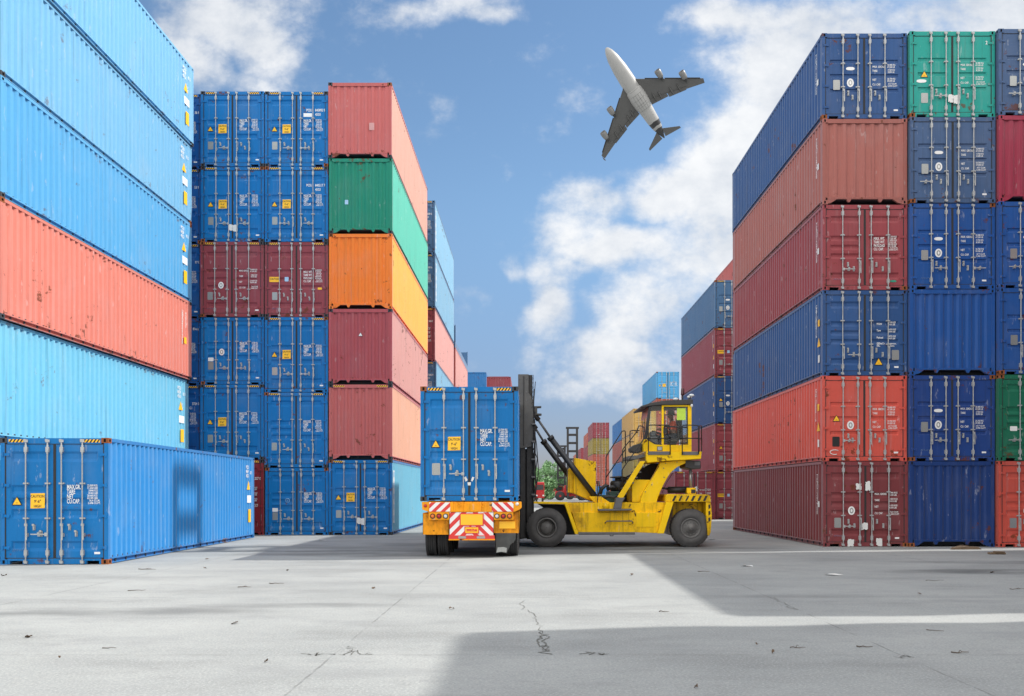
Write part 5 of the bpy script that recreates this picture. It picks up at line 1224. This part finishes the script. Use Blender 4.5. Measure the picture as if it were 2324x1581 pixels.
LV=[z7(940,160),z7(930,200),z7(800,177),z7(1695,290),z7(1065,450),z7(375,594),z7(270,612),z7(2050,385),z7(785,760),z7(130,512),z7(1208,625),z8(675,235),z8(545,230),z8(1110,550),z8(940,580),z8(835,742),z8(2180,218),z8(1905,178),z8(1185,585),z8(1850,319),z7(1690,264),z7(1305,209),z7(18,232),z8(2150,690)]
for i,q in enumerate(LV):
    if i%3==2: continue
    g=G3(*q); leaf(g.x,g.y,R.uniform(.05,.085)*(.7 if g.y<10 else 1.3),R.uniform(0,3),i)
M_wood=plain('broken_wood',(.16,.11,.07),.9,0,.4,9)
for i,(q,l) in enumerate(((z8(2060,112),.9),(z8(2045,106),.6))):
    g=G3(*q); mb=MB(); mb.prism([(-l/2,0),(l/2,.0),(l/2-.1,.07),(0,.09),(-l/2+.06,.06)],-.06,.06); o=put('wood_scrap',mb,M_wood,None,(g.x,g.y,0.002)); o.rotation_euler=(0,0,.1+i*.5)
    tag(o,('longer' if i==0 else 'shorter')+' broken wood scrap on the ground by the darkest blue container','wood scrap',group='wood scraps by the right stack')
g=G3(*z8(2200,134)); mb=MB(); mb.box(-.2,.2,-.1,.1,0,.05); mb.box(-.1,.15,-.14,.02,.05,.08); tag(put('litter_scrap',mb,M_wood,None,(g.x,g.y,.001),bevel=.01),'flat brown litter scrap on the ground in front of the red corner container','litter')
for i,q in enumerate((z7(1460,72),z8(1065,190),z8(1455,229),z8(905,70))):
    g=G3(*q); r=random.Random(i); mb=MB(); n=7; mb.add([(.22*math.cos(2*math.pi*k/n)*r.uniform(.5,1),.1*math.sin(2*math.pi*k/n)*r.uniform(.5,1),.006+.03*r.random()) for k in range(n)],[tuple(range(n))]); tag(put('paper_scrap',mb,M_paper,None,(g.x,g.y,0),recalc=False),'crumpled pale paper scrap on the shaded concrete','paper scrap','paper scraps on the yard')

# ================================================================== SKY, SUN, CAMERA
sv=Vector((1/1.044*1.0,.20/1.044*1.0,1)); sv=Vector((1.044,.209,1.0)); el=math.atan2(1.0,math.hypot(1.044,.209)); az=math.atan2(1.044,.209)
sd=bpy.data.lights.new('sun','SUN'); sd.energy=3.15; sd.angle=math.radians(.53); sd.color=(1,.955,.88)
so=bpy.data.objects.new('sun',sd); C.objects.link(so); so.rotation_euler=sv.to_track_quat('Z','Y').to_euler(); so.location=(40,10,60)
wd=bpy.data.worlds.new('World'); sc.world=wd; wd.use_nodes=True; nt=wd.node_tree; bg=nt.nodes['Background']
sky=nd(nt,'ShaderNodeTexSky',sky_type='NISHITA',sun_disc=False,sun_elevation=el,sun_rotation=az,air_density=1.0,dust_density=.6,ozone_density=1.2,altitude=0)
d=nd(nt,'ShaderNodeTexCoord').outputs['Generated']; sp_=nd(nt,'ShaderNodeSeparateXYZ'); nt.links.new(d,sp_.inputs[0]); dx,dy,dz=sp_.outputs
ay=math_(nt,'MAXIMUM',math_(nt,'ABSOLUTE',dy),.02); uu=math_(nt,'DIVIDE',dx,ay); vv=math_(nt,'DIVIDE',dz,ay)
cb=nd(nt,'ShaderNodeCombineXYZ'); nt.links.new(uu,cb.inputs[0]); nt.links.new(vv,cb.inputs[1]); uv=cb.outputs[0]
fb=noise(nt,uv,6.5,9,.60); fb2=noise(nt,scaled(nt,uv,(1,1.3,1)),15,8,.62); fbl=noise(nt,uv,2.6,5,.55)
wn=nd(nt,'ShaderNodeTexNoise'); wn.inputs['Scale'].default_value=5.; wn.inputs['Detail'].default_value=6; nt.links.new(uv,wn.inputs['Vector'])
wv_=nd(nt,'ShaderNodeVectorMath',operation='MULTIPLY_ADD'); nt.links.new(wn.outputs['Color'],wv_.inputs[0]); wv_.inputs[1].default_value=(.14,.14,0); wv_.inputs[2].default_value=(-.07,-.07,0)
ad=nd(nt,'ShaderNodeVectorMath',operation='ADD'); nt.links.new(uv,ad.inputs[0]); nt.links.new(wv_.outputs[0],ad.inputs[1]); wuv=ad.outputs[0]
BL=[(1900,120,240,120,1.25),(1790,230,160,140,1.25),(1700,350,170,140,1.25),(1600,500,170,130,1.15),(1330,520,130,110,.95),(1600,760,110,90,.9),(1250,640,80,90,.6),(1700,900,120,90,.5),(500,40,250,150,1.1),(610,110,130,110,.8),(400,150,150,110,1.),(560,190,120,60,.6),(1000,10,170,80,.85),(1110,50,110,50,.6),(1640,20,150,70,.9),(1900,20,330,90,1.1),(2250,40,260,130,1.1),(1810,190,120,130,1.1),
    (1720,300,150,140,1.2),(1640,420,190,130,1.2),(1480,430,150,80,.95),(1350,440,120,70,.8),(1420,560,170,90,1.1),(1580,600,170,170,1.1),(1310,600,70,50,.6),(1480,720,170,130,1.0),(1250,730,80,80,.9),(1380,820,140,80,.9),(1290,880,110,50,.7),(1420,890,150,40,.6),(1200,800,70,60,.5),(1160,640,40,50,.5),(1040,700,60,40,.45),(1540,860,150,80,.6),(1180,880,90,40,.25),(1050,860,120,60,.2)]
den=None
for a,b,rx,ry,k in BL:
    cx,cy=(a-HX)/K,(HY-b)/K
    s=nd(nt,'ShaderNodeVectorMath',operation='MULTIPLY_ADD'); nt.links.new(wuv,s.inputs[0]); s.inputs[1].default_value=(K/rx,K/ry,0); s.inputs[2].default_value=(-cx*K/rx,-cy*K/ry,0)
    l=nd(nt,'ShaderNodeVectorMath',operation='LENGTH'); nt.links.new(s.outputs[0],l.inputs[0])
    e=math_(nt,'MULTIPLY',ramp(nt,l.outputs['Value'],1.25,.1),k); den=e if den is None else math_(nt,'MAXIMUM',den,math_(nt,'ADD',math_(nt,'MULTIPLY',e,.75),math_(nt,'MULTIPLY',den,.35))) 
out=math_(nt,'MAXIMUM',math_(nt,'MAXIMUM',ramp(nt,math_(nt,'ABSOLUTE',uu),.62,.9),ramp(nt,vv,.58,.85)),ramp(nt,dy,.02,-.02))
nd3=noise(nt,d,2.2,7,.6); gen=math_(nt,'MULTIPLY',math_(nt,'MULTIPLY_ADD',ramp(nt,nd3,.30,.52),1.0,.0),out)
front=math_(nt,'MULTIPLY',den,math_(nt,'SUBTRACT',1.0,out))
den=math_(nt,'ADD',front,gen)
den=math_(nt,'ADD',den,math_(nt,'MULTIPLY_ADD',fb,2.1,-1.04)); den=math_(nt,'ADD',den,math_(nt,'MULTIPLY_ADD',fb2,1.15,-.57))
cl=ramp(nt,den,.08,.86)
shade=ramp(nt,math_(nt,'ADD',math_(nt,'MULTIPLY',fbl,.8),math_(nt,'MULTIPLY',fb2,.55)),.42,.85)
ccol=mixc(nt,shade,(.38,.42,.48),(.665,.67,.675)); ccol=mixc(nt,out,ccol,(.60,.62,.66)); ccol=mixc(nt,ramp(nt,dy,.05,-.25),ccol,(1.36,1.33,1.28))  # brighter clouds added behind the camera to fill the shaded fronts
tint=mixc(nt,1.0,sky.outputs[0],mixc(nt,ramp(nt,vv,.0,.34),(.45,.465,.66),(.86,1.0,1.06)),'MULTIPLY')
SKYS=.10
sc_=nd(nt,'ShaderNodeVectorMath',operation='SCALE'); nt.links.new(ccol,sc_.inputs[0]); sc_.inputs['Scale'].default_value=1/SKYS
fin=mixc(nt,math_(nt,'MULTIPLY',cl,.96),tint,sc_.outputs[0])
nt.links.new(fin,bg.inputs['Color']); bg.inputs['Strength'].default_value=SKYS
cd=bpy.data.cameras.new('camera'); co=bpy.data.objects.new('camera',cd); C.objects.link(co); sc.camera=co
co.location=(0,0,CH); co.rotation_euler=(math.pi/2,0,0); cd.sensor_width=36; cd.sensor_fit='HORIZONTAL'; cd.lens=36*K/2324; cd.shift_x=-(HX-1162)/2324; cd.shift_y=(HY-790.5)/2324; cd.clip_start=.1; cd.clip_end=8000
vs_=sc.view_settings; sc.display_settings.display_device='sRGB'; vs_.view_transform='Standard'; vs_.look='None'; vs_.gamma=1; vs_.use_curve_mapping=False; vs_.exposure=.6
